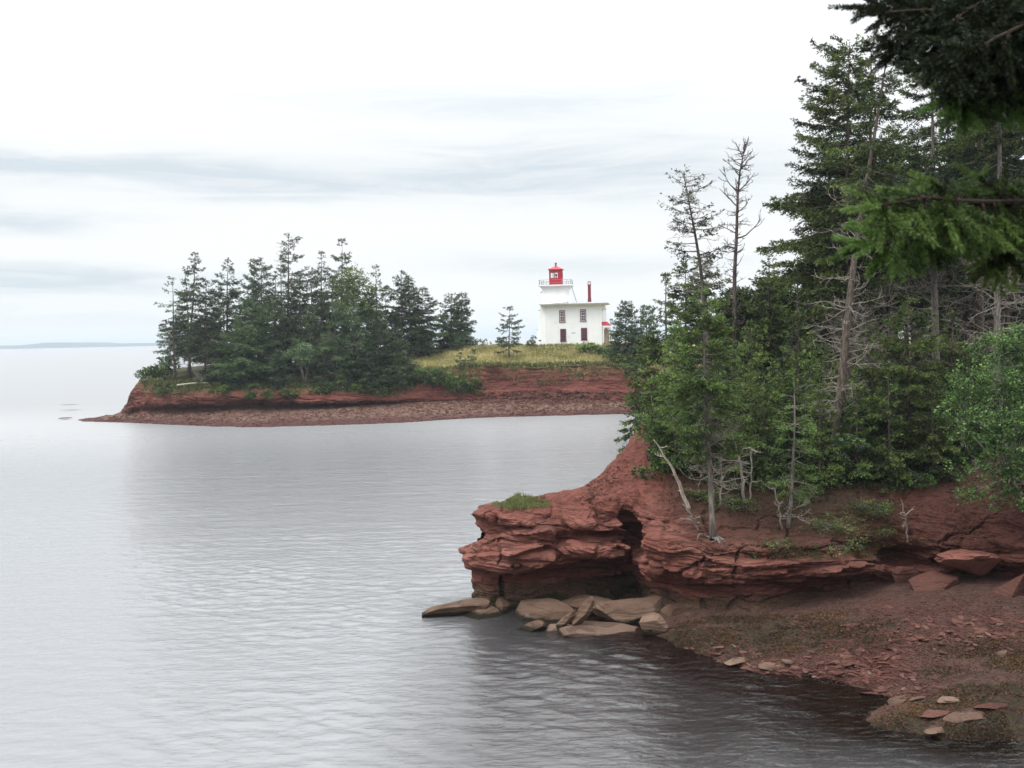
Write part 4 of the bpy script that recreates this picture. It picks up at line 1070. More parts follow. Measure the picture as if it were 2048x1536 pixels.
# ------------------------------------------------------------------ trees of the far headland
def ground(px, d):
    z = 5.0
    for _ in range(5):
        p = azd(px, z, d); z = drop(p[0], p[1])
    return azd(px, z, d)
GF = 'spruces of the far headland'
far_trees = [
 # base px, depth, top px, top py, width px, seed, label, options
 (349,139,345,554,66,1,'thin gappy spruce with two long side boughs at the seaward end of the island grove',dict(cb=.22,gap=.45,nbr=60,dens=.7,asym=(-.35,0),dead=14,taper=.55)),
 (378,146,391,505,100,2,'tall pointed spruce topping the seaward end of the island grove',dict(cb=.15,gap=.22,nbr=120)),
 (381,142,371,546,76,3,'slim spruce pressed against the tall pointed one at the seaward end',dict(cb=.25,gap=.25,nbr=90,dead=12)),
 (411,138,412,560,92,4,'brownish spruce with bare grey lower trunk at the front of the seaward end',dict(cb=.22,gap=.25,nbr=95,dead=40,tone=.22)),
 (452,147,456,517,104,5,'spruce with a clear narrow spire standing apart left of the dense middle',dict(cb=.12,gap=.2,nbr=120)),
 (505,149,509,519,74,6,'spruce with a blunt forked top, left one of the close pair in the grove',dict(cb=.15,nbr=110,taper=.6)),
 (526,147,522,518,90,7,'spruce with a blunt forked top, right one of the close pair in the grove',dict(cb=.15,nbr=110,taper=.6)),
 (551,150,551,543,60,8,'narrow dark spruce just left of the tallest tree in the grove',dict(nbr=90,gap=.1)),
 (575,152,577,466,92,9,'tallest spruce of the grove, open crown with long boughs reaching right',dict(cb=.2,gap=.35,nbr=95,asym=(.45,0),taper=.6)),
 (600,149,600,560,80,10,'dark spruce filling the gap right of the tallest tree of the grove',dict(nbr=100)),
 (623,150,624,536,66,11,'short pointed spruce between the tallest tree and the narrow spire right of it',dict(nbr=90)),
 (643,151,643,504,70,12,'narrow spire spruce in the middle of the grove skyline',dict(nbr=110,gap=.12)),
 (684,153,684,478,84,13,'second tallest spruce of the grove with a thick dark tip above the green birch',dict(nbr=130,gap=.1,taper=.7)),
 (664,148,665,552,80,14,'dark spruce under and left of the second tallest one',dict(nbr=100)),
 (752,151,752,530,62,15,'thin spire spruce just right of the round green birch',dict(nbr=90,gap=.25)),
 (770,150,772,572,80,16,'low dark spruce filling between birch and the paired spires on the right',dict(nbr=90)),
 (803,152,803,543,84,17,'left and taller spire of the close pair at the landward end of the grove',dict(nbr=120,gap=.08,taper=.75)),
 (823,154,817,552,80,18,'right spire of the close pair at the landward end of the grove',dict(nbr=120,gap=.08)),
 (842,153,845,574,82,19,'drooping spruce that ends the grove on the landward side',dict(nbr=120,gap=.15,asym=(.25,0))),
 (903,156,903,588,66,20,'left tree of two blue-green spruces standing between grove and lone spruce',dict(nbr=120,gap=.06,taper=.6,cb=.06)),
 (922,158,924,586,56,21,'right tree of two blue-green spruces standing between grove and lone spruce',dict(nbr=110,gap=.1,taper=.6,cb=.06)),
 (496,138,497,592,150,22,'broad pale green spruce reaching to the cliff edge in the front of the grove',dict(cb=.05,nbr=150,gap=.08,taper=.75,tone=.5)),
 (450,143,447,600,90,23,'bushy spruce right behind the dead grey brush on the island edge',dict(cb=.1,nbr=100)),
 (548,141,549,592,84,24,'front spruce with a visible pale trunk left above the small round tree',dict(cb=.25,nbr=95,gap=.2,tone=.45,dead=10)),
 (583,143,582,556,88,25,'reddish dark spruce straight behind the small round tree',dict(cb=.15,nbr=110,tone=.25)),
 (620,140,620,612,76,26,'mid green spruce just right behind the small round tree',dict(cb=.2,nbr=95,gap=.15,tone=.45)),
 (671,137,671,596,86,27,'sparse front spruce with a long straight bare trunk',dict(cb=.30,nbr=80,gap=.3,dead=30,tone=.4)),
 (707,137.5,708,606,82,28,'open front spruce with bright lower boughs next to the long bare trunk',dict(cb=.12,nbr=100,gap=.2,tone=.55)),
 (760,138,760,622,84,29,'full dark spruce standing at the front right of the grove',dict(cb=.06,nbr=120,gap=.05)),
 (800,137.5,790,655,70,30,'lowest spruce at the front corner leaning over the red bank',dict(cb=.04,nbr=110,gap=.05,droop=.4)),
 (470,136.4,468,690,64,34,'young spruce on the island edge left of the broad pale green one',dict(nbr=70,cb=.02)),
 (560,135.8,557,700,60,35,'short bushy spruce on the island edge left under the small round tree',dict(nbr=70,cb=.02)),
 (648,136,645,690,62,36,'short bushy spruce on the island edge right under the small round tree',dict(nbr=70,cb=.02)),
 (690,136,688,705,66,37,'low spruce at the foot of the long bare trunk',dict(nbr=70,cb=.02)),
 (735,136.2,733,680,74,38,'low broad spruce before the full dark one at the island edge',dict(nbr=80,cb=.02)),
 (775,136.6,778,700,74,39,'lowest broad spruce beside the front corner of the grove',dict(nbr=80,cb=.02)),
 (430,137,428,690,60,40,'low spruce right beside the dead grey brush',dict(nbr=70,cb=.02)),
 (735,145,734,585,90,31,'dark spruce under the right side of the round green birch',dict(nbr=110)),
 (640,144,645,585,90,32,'dark spruce in the middle of the grove behind the sparse front trunk',dict(nbr=110)),
 (520,144,524,575,90,33,'dark spruce behind the broad pale green one',dict(nbr=110)),
]
for (pb, d, pt, py, wpx, sd_, lab, op) in far_trees:
    b = ground(pb, d); tpt = at(pt, py, d)
    op = dict(op); op.setdefault('tone', .3); op.setdefault('nbr', 120)
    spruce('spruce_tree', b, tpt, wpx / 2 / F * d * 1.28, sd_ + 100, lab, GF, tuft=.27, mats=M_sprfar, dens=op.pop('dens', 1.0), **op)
# lone trees on the lawn and beside the house
b = at(1018, 716, 145); b[2] = drop(b[0], b[1])
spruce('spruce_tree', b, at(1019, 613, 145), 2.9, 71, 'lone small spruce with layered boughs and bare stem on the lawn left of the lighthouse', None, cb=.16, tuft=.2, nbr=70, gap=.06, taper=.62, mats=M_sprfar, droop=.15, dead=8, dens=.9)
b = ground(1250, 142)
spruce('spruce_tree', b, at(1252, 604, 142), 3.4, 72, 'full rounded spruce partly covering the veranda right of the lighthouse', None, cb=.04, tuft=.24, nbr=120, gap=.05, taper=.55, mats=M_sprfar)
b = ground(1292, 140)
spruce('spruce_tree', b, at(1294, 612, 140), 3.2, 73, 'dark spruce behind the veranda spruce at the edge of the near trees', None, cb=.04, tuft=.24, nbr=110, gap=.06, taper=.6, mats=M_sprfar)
def bush(name, px, d, w, h, seed, label, mat_, leaf=.22, nleaf=1500, lobes=5, group=None, base=None, cat='bush', tone=.4, yoff=0.0, stem_r=.04):
    rng = np.random.default_rng(seed)
    b = base if base is not None else ground(px, d)
    cs = []
    for k in range(lobes):
        a = (k + .5) / lobes - .5
        rr = w / lobes * rng.uniform(.75, 1.15)
        cs.append((b[0] + a * w * .85, b[1] + rng.uniform(-.25, .25) * w, b[2] + h * rng.uniform(.40, .72) + yoff, rr, h * rng.uniform(.28, .40)))
    return broadleaf(name, b, cs, leaf, nleaf, seed, label, group, cat, mat_, tone=tone, stem_r=stem_r)
# broadleaf trees and bushes of the far headland
b = ground(716, 147)
broadleaf('birch_tree', b, [(at(x, y, d)[0], at(x, y, d)[1], at(x, y, d)[2], r, r2) for (x, y, d, r, r2) in ((708,562,146,2.2,2.0),(728,580,145.5,2.0,2.2),(690,585,146,1.9,2.2),(735,612,145,1.9,2.4),(705,615,144.5,2.2,2.4),(745,640,145,1.6,2.2))], .26, 7000, 41,
          'round topped bright green birch among the dark spruces of the grove', None, 'tree', M_leaf, tone=.3, stem_r=.1)
b = at(611, 779, 136.3); b[2] = drop(b[0], b[1])
broadleaf('small_tree', b, [(at(x, y, d)[0], at(x, y, d)[1], at(x, y, d)[2], r, r2) for (x, y, d, r, r2) in ((590,708,136,1.15,.7),(607,698,136,1.2,.75),(627,708,136,1.15,.7),(612,718,135.6,1.0,.6),(600,722,136,.8,.5))], .24, 1900, 42,
          'small round pale green tree on a forked stem in front of the grove', None, 'tree', M_pale, tone=.5, stem_r=.07, clump=.6)
for (px, d, w_, h_, sd_, lab, m_, nl, lb_) in (
  (300,139.5,3.0,2.2,51,'low green bush on the seaward brow of the island cliff',M_alder,1300,3),
  (318,139,2.6,3.2,52,'taller green bush behind the brow at the seaward end',M_leaf,1400,3),
  (335,141,2.6,4.0,53,'dark bush in front of the gappy outermost spruce',M_alder,1500,3),
  (798,136.6,1.8,4.2,54,'bright green upright shrub at the landward corner of the grove',M_leaf,1300,3),
  (820,137.5,2.6,3.0,55,'dark green shrub at the foot of the grove corner above the red bank',M_alder,1600,3),
  (862,138,4.4,3.0,56,'wide dark shrub hanging over the top of the red bank',M_alder,2600,5),
  (905,138,3.6,3.6,57,'rounded shrub spilling down the red bank right of the wide one',M_leaf,2600,4),
  (938,138,3.2,3.2,58,'rightmost shrub spilling furthest down the red bank',M_alder,2400,4),
  (916,154,3.6,3.0,59,'brownish thin shrub in front of the two blue-green spruces',M_pale,700,4),
  (1066,153,1.6,1.5,60,'tiny dark bush at the left foot of the lighthouse',M_alder,350,2),
  (1185,147,4.6,1.7,61,'low spreading green shrub on the lawn before the house front',M_leaf,1800,5),
  (1222,146,3.6,1.5,62,'low green shrub on the lawn under the veranda spruce',M_alder,1500,4),
  (1262,138.5,3.4,3.0,63,'dark shrub at the right end of the red bank by the near trees',M_alder,1800,4),
  (330,136.6,3.0,1.8,641,'low bush on the brow right behind the pale fallen log',M_alder,1100,4),
  (445,134.9,3.2,1.7,642,'bush hanging over the island cliff right of the dead grey brush',M_leaf,1200,4),
  (520,134.2,3.4,1.5,643,'green fringe bush hanging over the island cliff under the broad pale green spruce',M_alder,1200,4),
  (585,134.6,3.0,1.5,644,'bush over the cliff lip left under the small round tree',M_leaf,1000,4),
  (645,135.0,3.0,1.5,645,'bush over the cliff lip right under the small round tree',M_alder,1000,4),
  (705,135.3,3.4,1.6,646,'bush over the cliff lip at the foot of the long bare trunk',M_leaf,1200,4),
  (762,136.0,3.4,1.8,647,'bush over the cliff lip under the full dark spruce',M_alder,1200,4),
  (1240,140,3.0,1.2,64,'flat green shrub along the turf edge at the right end of the bank',M_leaf,1100,4),
  (960,156,3.2,1.6,65,'thin grey bare looking shrub on the lawn edge against the water',M_pale,300,3)):
    yo = -1.5 if sd_ in (56, 57, 58) else (-.9 if sd_ in (55, 63) else (-.35 - .25 * (sd_ % 4) if 641 <= sd_ <= 647 else 0.0))
    bush('shrub', px, d - (.7 if yo < 0 else 0), w_, h_, sd_, lab, m_, .24, nl, lb_, 'shrubs of the far headland', yoff=yo)
for (px, py, d, wpx, sd_, lab) in ((921,706,139.5,34,81,'knee high young spruce with a pointed tip on the bank edge'), (946,699,140,40,82,'young flat layered spruce right of the pointed one on the bank edge')):
    spruce('young_spruce', ground(px, d), at(px + 1, py, d), wpx / 2 / F * d, sd_, lab, None, cb=.05, tuft=.2, nbr=34, gap=.1, taper=.6, mats=M_sprfar)
# dead things on the island edge
rng = np.random.default_rng(88)
b = ground(409, 137.2); r_ = empty('dead_bush', b, 'leafless grey brush at the foot of the brownish island spruce', 'bush')
mb = MB()
for k in range(26): dead_limb(mb, rng.normal(0, .8, 3) * np.array([1, .4, 0]), (rng.normal(0, .6), rng.normal(0, .4), 1), rng.uniform(1.2, 4.0), .035, rng, 2)
mb.build('branches', M_twig, r_)
b = ground(562, 151)
dead_tree('dead_spruce', [b, at(562, 482, 151)], .14, 17, 'grey dead spruce top left beside the tallest tree of the grove', None, nstub=110, stub=(.5, 1.5), mat_=M_twig)
mb = MB(); p0 = ground(356, 136.2) + np.array([0, -.3, .35]); p1 = ground(419, 136.0) + np.array([0, -.4, .3])
rel = p1 - p0
mb.tube([np.zeros(3), rel * .5 + np.array([0, 0, .12]), rel], [.13, .11, .06], 7); mb.tube([rel * .7, rel * .8 + np.array([.2, 0, .8])], [.05, .02], 5)
o = mb.build('fallen_log', M_bleach); o.location = p0; tag(o, 'pale fallen log lying along the turf edge of the island cliff', 'log')

# grass of the lawn and turf edge
rng = np.random.default_rng(7)
def scatter_far(n, pxr, dr, cond=None):
    out = []
    for k in range(n):
        px = rng.uniform(*pxr); d = rng.uniform(*dr); out.append(ground_fast(px, d))
    return np.array(out)
def ground_fast(px, d):
    x = (px - 1024) / F * d; return (x, d, drop(x, d))
pts = scatter_far(15000, (800, 1300), (138.2, 158))
k = len(pts)
Dg = unit(np.column_stack([rng.normal(0, .3, k), rng.normal(0, .3, k), np.ones(k)]))
pat = fbm(pts * np.array([.25, .25, 0]), 3, 5)
o = spray_mesh('lawn_grass', sprays(pts - np.array([0, 0, .05]), Dg, rng.uniform(.25, .6, k), .16, rng), np.clip(.45 + .5 * pat + rng.normal(0, .15, k), 0, 1), M_grass, None); o['kind'] = 'stuff'; o['label'] = 'dry yellow grass of the lawn round the lighthouse'; o['category'] = 'grass'
pts = np.array([ground_fast(px, d) for px, d in zip(rng.uniform(285, 1290, 15000), rng.uniform(134.6, 139.6, 15000))]); k = len(pts)
pts = pts[pts[:, 2] > np.where(pts[:, 0] < -13, 3.0, 4.2) + .9 * fbm(pts * np.array([.3, .3, 0]), 2, 8)]; k = len(pts)
Dg = unit(np.column_stack([rng.normal(0, .4, k), rng.normal(-.3, .4, k), np.ones(k)]))
o = spray_mesh('turf_edge_plants', sprays(pts - np.array([0, 0, .05]), Dg, rng.uniform(.3, .75, k), .2, rng), np.clip(.4 + rng.normal(0, .25, k), 0, 1), M_green, None); o['kind'] = 'stuff'; o['label'] = 'green plants along the turf edge of the far bank'; o['category'] = 'plants'

# ------------------------------------------------------------------ trees of the near headland
def hbase(px, py, dflt=39.0):
    p = hit(px, py)
    return p if p is not None else at(px, py, dflt)
def nspruce(base, topx, topy, wpx, seed, label, lean=0.0, group=None, **kw):
    d = base[1]; t = at(topx, topy, d + lean)
    kw.setdefault('tuft', .105 * d / 38.0)
    return spruce('spruce_tree', base, t, wpx / 2 / F * d * 1.05, seed, label, group, **kw)
GN = 'spruces of the near headland'
b = hbase(1426, 1076)
nspruce(b, 1402, 578, 205, 201, 'leading grey stemmed spruce with exposed roots at the brink of the near cliff', -.2, GN, cb=.36, nbr=190, gap=.08, taper=.62, dead=50, bark=M_gbark, rootsn=16, trunk_r=.115, tone=.5, dens=1.1, leg=(.22,.5))
b = hbase(1576, 1056)
nspruce(b, 1587, 738, 125, 202, 'slender spruce with a pale stem curved at its foot and layered bright boughs', -.1, GN, cb=.22, nbr=70, gap=.22, taper=.45, bark=M_gbark, trunk_r=.075, bend=.02, tone=.6, dens=.9, dead=10)
near_trees = [
 (1332,47,1332,547,110,211,'spruce with a long bare leader at the left outline of the near wood',dict(nbr=150,cb=.08,tone=.4)),
 (1292,47.5,1298,640,96,212,'short spruce forming the left edge of the near wood against the far lawn',dict(nbr=130,cb=.03,tone=.4)),
 (1268,46.5,1276,760,70,213,'lowest dark spruce overhanging the left drop of the near headland',dict(nbr=110,cb=.02,tone=.3,droop=.45)),
 (1345,43,1352,640,150,214,'leafy green spruce left behind the leading one',dict(nbr=170,cb=.05,tone=.5)),
 (1372,58,1371,524,120,215,'rounded dark spruce left under the live broken snag',dict(nbr=140,taper=.5)),
 (1412,60,1412,514,130,216,'dark spruce between the two tall snags',dict(nbr=140,taper=.5)),
 (1448,50,1446,600,150,217,'bushy spruce below and left of the tall bare snag',dict(nbr=150,cb=.05,tone=.42)),
 (1540,56,1538,500,120,218,'dense spruce with a neat cone top right of the bare snag',dict(nbr=170,gap=.05,tone=.42)),
 (1596,54,1595,515,90,219,'thin ragged spruce between the cone topped one and the tall group',dict(nbr=90,gap=.4,dead=40)),
 (1500,46,1503,640,140,220,'mid green spruce behind the slender bright one',dict(nbr=150,cb=.05,tone=.4)),
 (1600,46,1597,614,150,221,'spruce behind the leaning dark trunk, lower half of the middle wood',dict(nbr=150,cb=.05,tone=.42)),
 (1560,43,1556,720,130,222,'low spruce left behind the slender bright one',dict(nbr=140,cb=.03,tone=.4)),
 (1655,44,1650,690,130,223,'low dense spruce at the foot of the leaning dark trunk',dict(nbr=140,cb=.03,tone=.38)),
 (1815,42,1817,586,215,224,'broad dark spruce standing full to the ground left of the alder thicket',dict(nbr=210,cb=.06,taper=.6,tone=.42)),
 (1740,44,1738,640,150,225,'dark green spruce left beside the broad one',dict(nbr=150,cb=.05,tone=.4)),
 (1900,43,1905,620,140,226,'dark spruce half hidden behind the top of the alder thicket',dict(nbr=140,cb=.05,tone=.35)),
 (1350,41.2,1350,745,130,251,'low dark spruce tucked left behind the leading stem',dict(nbr=130,cb=.03,tone=.36)),
 (1470,41,1476,735,140,252,'dark low spruce right behind the leading stem',dict(nbr=140,cb=.03,tone=.34)),
 (1530,41.5,1528,800,110,253,'smallest dark spruce between the two cliff edge stems',dict(nbr=110,cb=.03,tone=.34)),
 (1640,41,1640,770,120,254,'dark low spruce right behind the slender bright one',dict(nbr=120,cb=.03,tone=.36)),
 (1715,41,1712,745,130,255,'low dark spruce at the head of the soil bank left of the broad one',dict(nbr=130,cb=.03,tone=.34)),
 (1780,40.6,1776,735,130,256,'low dark spruce leaning over the head of the soil bank before the broad one',dict(nbr=130,cb=.03,tone=.32,droop=.4)),
 (1868,40.6,1862,745,130,257,'low dark spruce in the shade beside the alder thicket',dict(nbr=130,cb=.03,tone=.32,droop=.4)),
 # the tall ones
 (1692,47,1698,82,250,231,'tallest left spruce of the near wood, thick crown with boughs sweeping left',dict(cb=.34,nbr=260,gap=.10,asym=(-.30,0),taper=.42,dead=70,tuft=.15,tone=.3,leg=(.05,.4))),
 (1738,48.5,1742,78,190,232,'tall spruce whose top twins with the thick crowned one',dict(cb=.36,nbr=230,gap=.12,taper=.45,dead=60,tuft=.15,tone=.3,leg=(.05,.4))),
 (1872,51,1862,88,215,234,'tall open spruce with pale stem right of the twin tops',dict(cb=.36,nbr=210,gap=.22,taper=.5,dead=60,tuft=.16,tone=.28,bark=M_gbark,leg=(.05,.4))),
 (1960,53,1956,-40,210,235,'very tall dark spruce behind the hanging close boughs',dict(cb=.38,nbr=220,gap=.18,taper=.5,dead=50,tuft=.16,tone=.25,leg=(.05,.4))),
 (1994,45,2000,-160,200,236,'tall spruce with a long smooth grey trunk near the right border',dict(cb=.46,nbr=200,gap=.2,taper=.5,dead=70,tuft=.15,tone=.28,bark=M_gbark,trunk_r=.17,leg=(.06,.46))),
 (2070,48,2066,-120,220,237,'tall spruce cut by the right border of the view',dict(cb=.40,nbr=200,gap=.2,taper=.5,dead=50,tuft=.15,tone=.28,leg=(.05,.4))),
 (1780,55,1786,250,150,238,'mid height dark spruce behind the twin tops',dict(cb=.35,nbr=170,taper=.5,dead=40,tuft=.16,tone=.25,leg=(.05,.4))),
]
for (pb, d, pt, py, wpx, sd_, lab, op) in near_trees:
    op = dict(op); op.setdefault('tone', .36)
    nspruce(ground(pb, d), pt, py, wpx, sd_, lab, 0, GN, **op)
# the leaning dark trunk
b = ground(1664, 41.5)
spruce('spruce_tree', b, at(1782, 66, 43.5), 2.1, 233, 'spruce on a leaning dark trunk with bleached dead limbs', GN, cb=.62, tuft=.14, nbr=110, gap=.35, taper=.45, dead=95, trunk_r=.21, bend=-.012, tone=.34, leg=(.12, .66), dens=.85)
# shaded trunks of the wood behind
rng = np.random.default_rng(300)
for k in range(44):
    px = rng.uniform(1480, 2080) if k < 26 else rng.uniform(1560, 2090); d = rng.uniform(56, 92)
    if px < 1640: hgt = rng.uniform(4.6, 6.4)
    else: hgt = rng.uniform(12, 19)
    g = ground(px, d)
    spruce('spruce_tree', g, g + np.array([rng.normal(0, .3), 0, hgt]), rng.uniform(2.0, 3.0), 310 + k, 'dim spruce crowded in the shaded wood behind the front trees of the near headland', 'shaded spruces of the wood behind', cb=.30, tuft=.24, nbr=110, gap=.1, taper=.5, dead=26, tone=.2, leg=(.05, .5))
for k in range(14):
    px = rng.uniform(1330, 2080); d = rng.uniform(64, 118)
    g = ground(px, d)
    hgt = 6 if px < 1640 else 12
    spruce('spruce_tree', g, g + np.array([rng.normal(0, .3), 0, rng.uniform(.6, 1) * hgt]), rng.uniform(2.6, 3.4), 350 + k, 'dim spruce crowded in the shaded wood behind the front trees of the near headland', 'shaded spruces of the wood behind', cb=.05, tuft=.3, nbr=90, gap=.05, taper=.6, tone=.2)

# snags
b = ground(1424, 52)
pts = [b, at(1412, 560, 52), at(1392, 470, 52), at(1374, 400, 52), at(1366, 340, 52)]
spruce('spruce_tree', b, at(1366, 340, 52), 1.75, 241, 'half dead leaning snag with sparse tufts of needles on its crooked top', None, cb=.5, tuft=.14, nbr=84, gap=.3, taper=.3, dead=46, trunk_r=.17, bend=.02, tone=.12, dens=.6, droop=-.1, leg=(.32, .98), bark=M_dead)
b = ground(1468, 50)
P_ = [b, at(1468, 660, 50), at(1471, 500, 50), at(1475, 420, 50), at(1478, 350, 50), at(1486, 310, 50), at(1492, 278, 50)]
L_ = lambda px, py, ox, oy: 0
dead_tree('dead_spruce', P_, .14, 242, 'tall bare dead spruce with pale upturned limbs rising above the near wood', None,
   limbs=[(.80,(-.9,.1,.55),1.55,3),(.80,(.8,.2,.5),1.45,3),(.86,(-.8,-.2,.7),1.2,3),(.88,(.7,.1,.8),1.2,3),(.93,(-.7,.1,.9),.9,2),(.94,(.7,-.2,.9),.95,2),(.74,(-.95,.1,.45),1.4,3),(.72,(.8,-.3,.5),1.0,2),(.62,(1,.1,-.05),1.75,2),(.64,(-1,.1,.15),1.0,2),(.58,(-1,0,.12),.9,1),(.84,(.3,-.8,.6),.9,2),(.78,(-.3,.8,.6),1.0,2),(.90,(.5,.6,.8),.9,2),(.97,(.5,0,.9),.6,2),(.97,(-.4,0,.9),.5,2)], nstub=110, stub=(.3, 1.0))
for (px, py, tx, ty, d_, r0, sd_, lab) in ((1378,1015,1308,879,None,.075,1,'bleached broken stem leaning left in front of the near spruces'), (1489,1012,1465,866,None,.06,2,'thin grey dead stem standing crooked between the two cliff edge spruces')):
    b = hbase(px, py); b = b - np.array([0, -.0, .1])
    t_ = at(tx, ty, b[1] - .2); mid = (b + t_) / 2 + np.array([.12, 0, .1])
    dead_tree('snag', [b, mid, t_], r0, 400 + sd_, lab, None, nstub=5, stub=(.15, .5), mat_=M_bleach if sd_ == 1 else M_twig)
rng = np.random.default_rng(420)
for k, (px, py, tx, ty, lab) in enumerate(((1440,1012,1440,905,'straight thin grey dead pole just right of the leading spruce'), (1563,1060,1545,975,'thin bent dead stem at the foot of the slender bright spruce'), (1745,1040,1690,935,'fallen dead branch slanting down the soil bank under the little alder'), (1500,1000,1500,890,'thin dead pole behind the crooked grey stem'), (1815,1085,1800,1000,'dangling bare root on the open soil bank'), (1700,1050,1640,1062,'tangled dead branch lying across the hanging shrubs'), (1395,1060,1365,1010,'bare grey branch fallen against the leading spruce'))):
    b = hbase(px, py); t_ = hbase(tx, ty) if k in (2, 5) else at(tx, ty, b[1] - .1)
    dead_tree('fallen_branch', [b, (b + t_) / 2 + np.array([.05, -.1, .08]), t_ + np.array([0, -.1, .05])], .028, 430 + k, lab, None, nstub=7, stub=(.2, .6), mat_=M_twig)

# broadleaf bushes of the near headland
def lobes(lst):
    out = []
    for (x, y, d, r, r2) in lst:
        p = at(x, y, d); out.append((p[0], p[1], p[2], r, r2))
    return out
b = ground(2020, 38.5)
broadleaf('alder_bush', b, lobes(((1995,705,36.5,.85,.75),(2045,690,36,.9,.8),(1930,770,36.2,.8,.7),(1990,770,35.5,.85,.8),(2060,770,35.2,.9,.8),(1910,820,35.8,.6,.5),(1960,850,35,.8,.7),(2030,850,34.6,.9,.8),(2000,920,34.6,.7,.6),(2060,930,34.2,.9,.7),(1960,930,35,.45,.4),(1945,985,35.2,.55,.32),(2010,970,34.6,.65,.4),(1985,1005,34.8,.5,.28),(1930,945,35.3,.5,.35),(2050,1000,34.2,.6,.35),(2110,850,34.5,1.0,1.2),(2090,700,35.5,.9,.9),(1965,690,37,.5,.45))), .095, 21000, 501,
          'big alder thicket with glossy green leaves spilling over the soil bank at the right border', None, 'bush', M_alder, tone=.42, clump=.30, stem_r=.05)
b = hbase(1712, 935)
broadleaf('alder_bush', b, lobes(((1690,880,40.6,.42,.28),(1718,890,40.6,.4,.28),(1675,905,40.6,.3,.22),(1700,920,40.6,.3,.2))), .085, 900, 502, 'little open leaved alder on the soil bank right of the slender bright spruce', None, 'bush', M_pale, tone=.35, stem_r=.02)
for (px, py, d, w_, h_, sd_, lab, m_, nl, lb_, lf) in (
  (1506,700,42.5,1.5,2.6,511,'light green young birch between the bushy spruce and the slender one',M_leaf,2600,4,.085),
  (1540,760,42,1.3,2.2,512,'yellow green sapling behind the top of the slender spruce',M_leaf,1800,3,.085),
  (1320,720,42.0,1.5,2.0,513,'yellow green leafy sapling at the left edge of the near wood',M_leaf,1900,3,.085),
  (1690,740,42.5,2.0,2.4,514,'light leafy sapling at the foot of the leaning dark trunk',M_leaf,2400,4,.085),
  (1300,850,41.5,1.3,1.5,515,'leafy bush left under the boughs of the leading spruce',M_alder,1500,3,.08),
  (1620,690,43,1.6,2.4,516,'pale leafy sapling just left of the leaning dark trunk',M_leaf,2200,4,.085)):
    g = ground(px, d); p = at(px, py, d)
    bush('sapling', px, d, w_, max(1.2, (p[2] - g[2]) * 1.25), sd_, lab, m_, lf, nl, lb_, 'leafy saplings of the near wood', tone=.38, stem_r=.025, cat='sapling')
for (px, py, w_, h_, sd_, lab, m_, nl) in (
  (1612,1005,1.7,.9,521,'dark green shrub on the brink right of the curved pale stem',M_alder,1100),
  (1742,1030,1.5,.8,522,'green shrub hanging at the corner of the soil bank',M_alder,900),
  (1290,955,1.0,.7,523,'small sprawling evergreen on the bare red shoulder left of the leading spruce',M_spruce,900),
  (1660,1070,1.9,.9,524,'low weedy shrub hanging over the ledge below the dark green one',M_green,900),
  (1690,1098,1.6,.6,525,'dry trailing shrub hanging lowest over the ledge',M_green,700),
  (1550,985,1.5,.8,531,'dim evergreen shrub behind the curved pale stem',M_spruce,1300),
  (1650,975,1.7,.9,532,'leafy shrub filling the slope under the little alder',M_alder,1400),
  (1405,1000,1.2,.6,533,'dim evergreen shrub behind the roots of the leading spruce',M_spruce,900),
  (1830,975,1.8,.8,534,'shrub hanging from the head of the open soil bank',M_alder,1300),
  (1775,1065,1.0,.4,535,'small weedy shrub just left over the dark cave',M_green,500),
  (1560,1090,1.1,.35,536,'thin weedy fringe on the ledge right under the curved stem',M_green,450),
  (1508,1110,.3,.18,526,'tiny green tuft on the ledge under the exposed roots',M_leaf,120),
  (1470,1018,1.9,.7,527,'low evergreen scrub between the stems on the brink',M_spruce,1000)):
    g = hbase(px, py)
    bush('shrub', px, 0, w_, h_, sd_, lab, m_, .075, nl, 3, 'shrubs of the near cliff', base=g, tone=.4, stem_r=.012, yoff=-.15)

# understory that closes the dark wood
rng = np.random.default_rng(9)
n = 42000
px = rng.uniform(1300, 2120, n); d = 40.8 + 17 * rng.random(n) ** 1.6
X_ = (px - 1024) / F * d
pts = np.array([(x, y, drop(x, y)) for x, y in zip(X_, d)])
hh = np.abs(rng.normal(0, .45, n)) * (0.4 + np.clip(fbm(pts * .5, 2, 3), 0, 1) * 1.6)
pts[:, 2] += hh
o = spray_mesh('undergrowth', sprays(pts, unit(rng.normal(size=(n, 3)) + np.array([0, 0, .5])), rng.uniform(.12, .26, n), .11, rng, .4), np.clip(rng.normal(.25, .2, n), 0, 1), M_alder, None)
o['kind'] = 'stuff'; o['label'] = 'leafy undergrowth under the trees of the near wood'; o['category'] = 'undergrowth'
# grass cap of the rocky tip
n = 5200
px = rng.uniform(955, 1095, n); t = rng.random(n)
pts = []
for k in range(n):
    x = (px[k] - 1024) / F * 39.6; y = 38.3 + 2.6 * t[k]; z = drop(x, y); pts.append((x, y, z))
pts = np.array(pts); ok = (pts[:, 2] > 3.9); e_ = ((px - 1040) / 62) ** 2 + ((t - .42) / .42) ** 2 + .5 * rng.random(n) < 1.1
pts = pts[ok & e_]; n = len(pts); pp = px[ok & e_]
tall = np.exp(-((pp - 1040) / 22) ** 2)
o = spray_mesh('tip_grass', sprays(pts - np.array([0, 0, .02]), unit(rng.normal(0, .45, (n, 3)) * np.array([1, 1, .2]) + np.array([0, 0, .8])), (.10 + .30 * tall * rng.random(n)), .045, rng), np.clip(.35 + .4 * rng.random(n), 0, 1), M_green, None)
o['kind'] = 'stuff'; o['label'] = 'tuft of grass and herbs on the tip of the red rock'; o['category'] = 'grass'
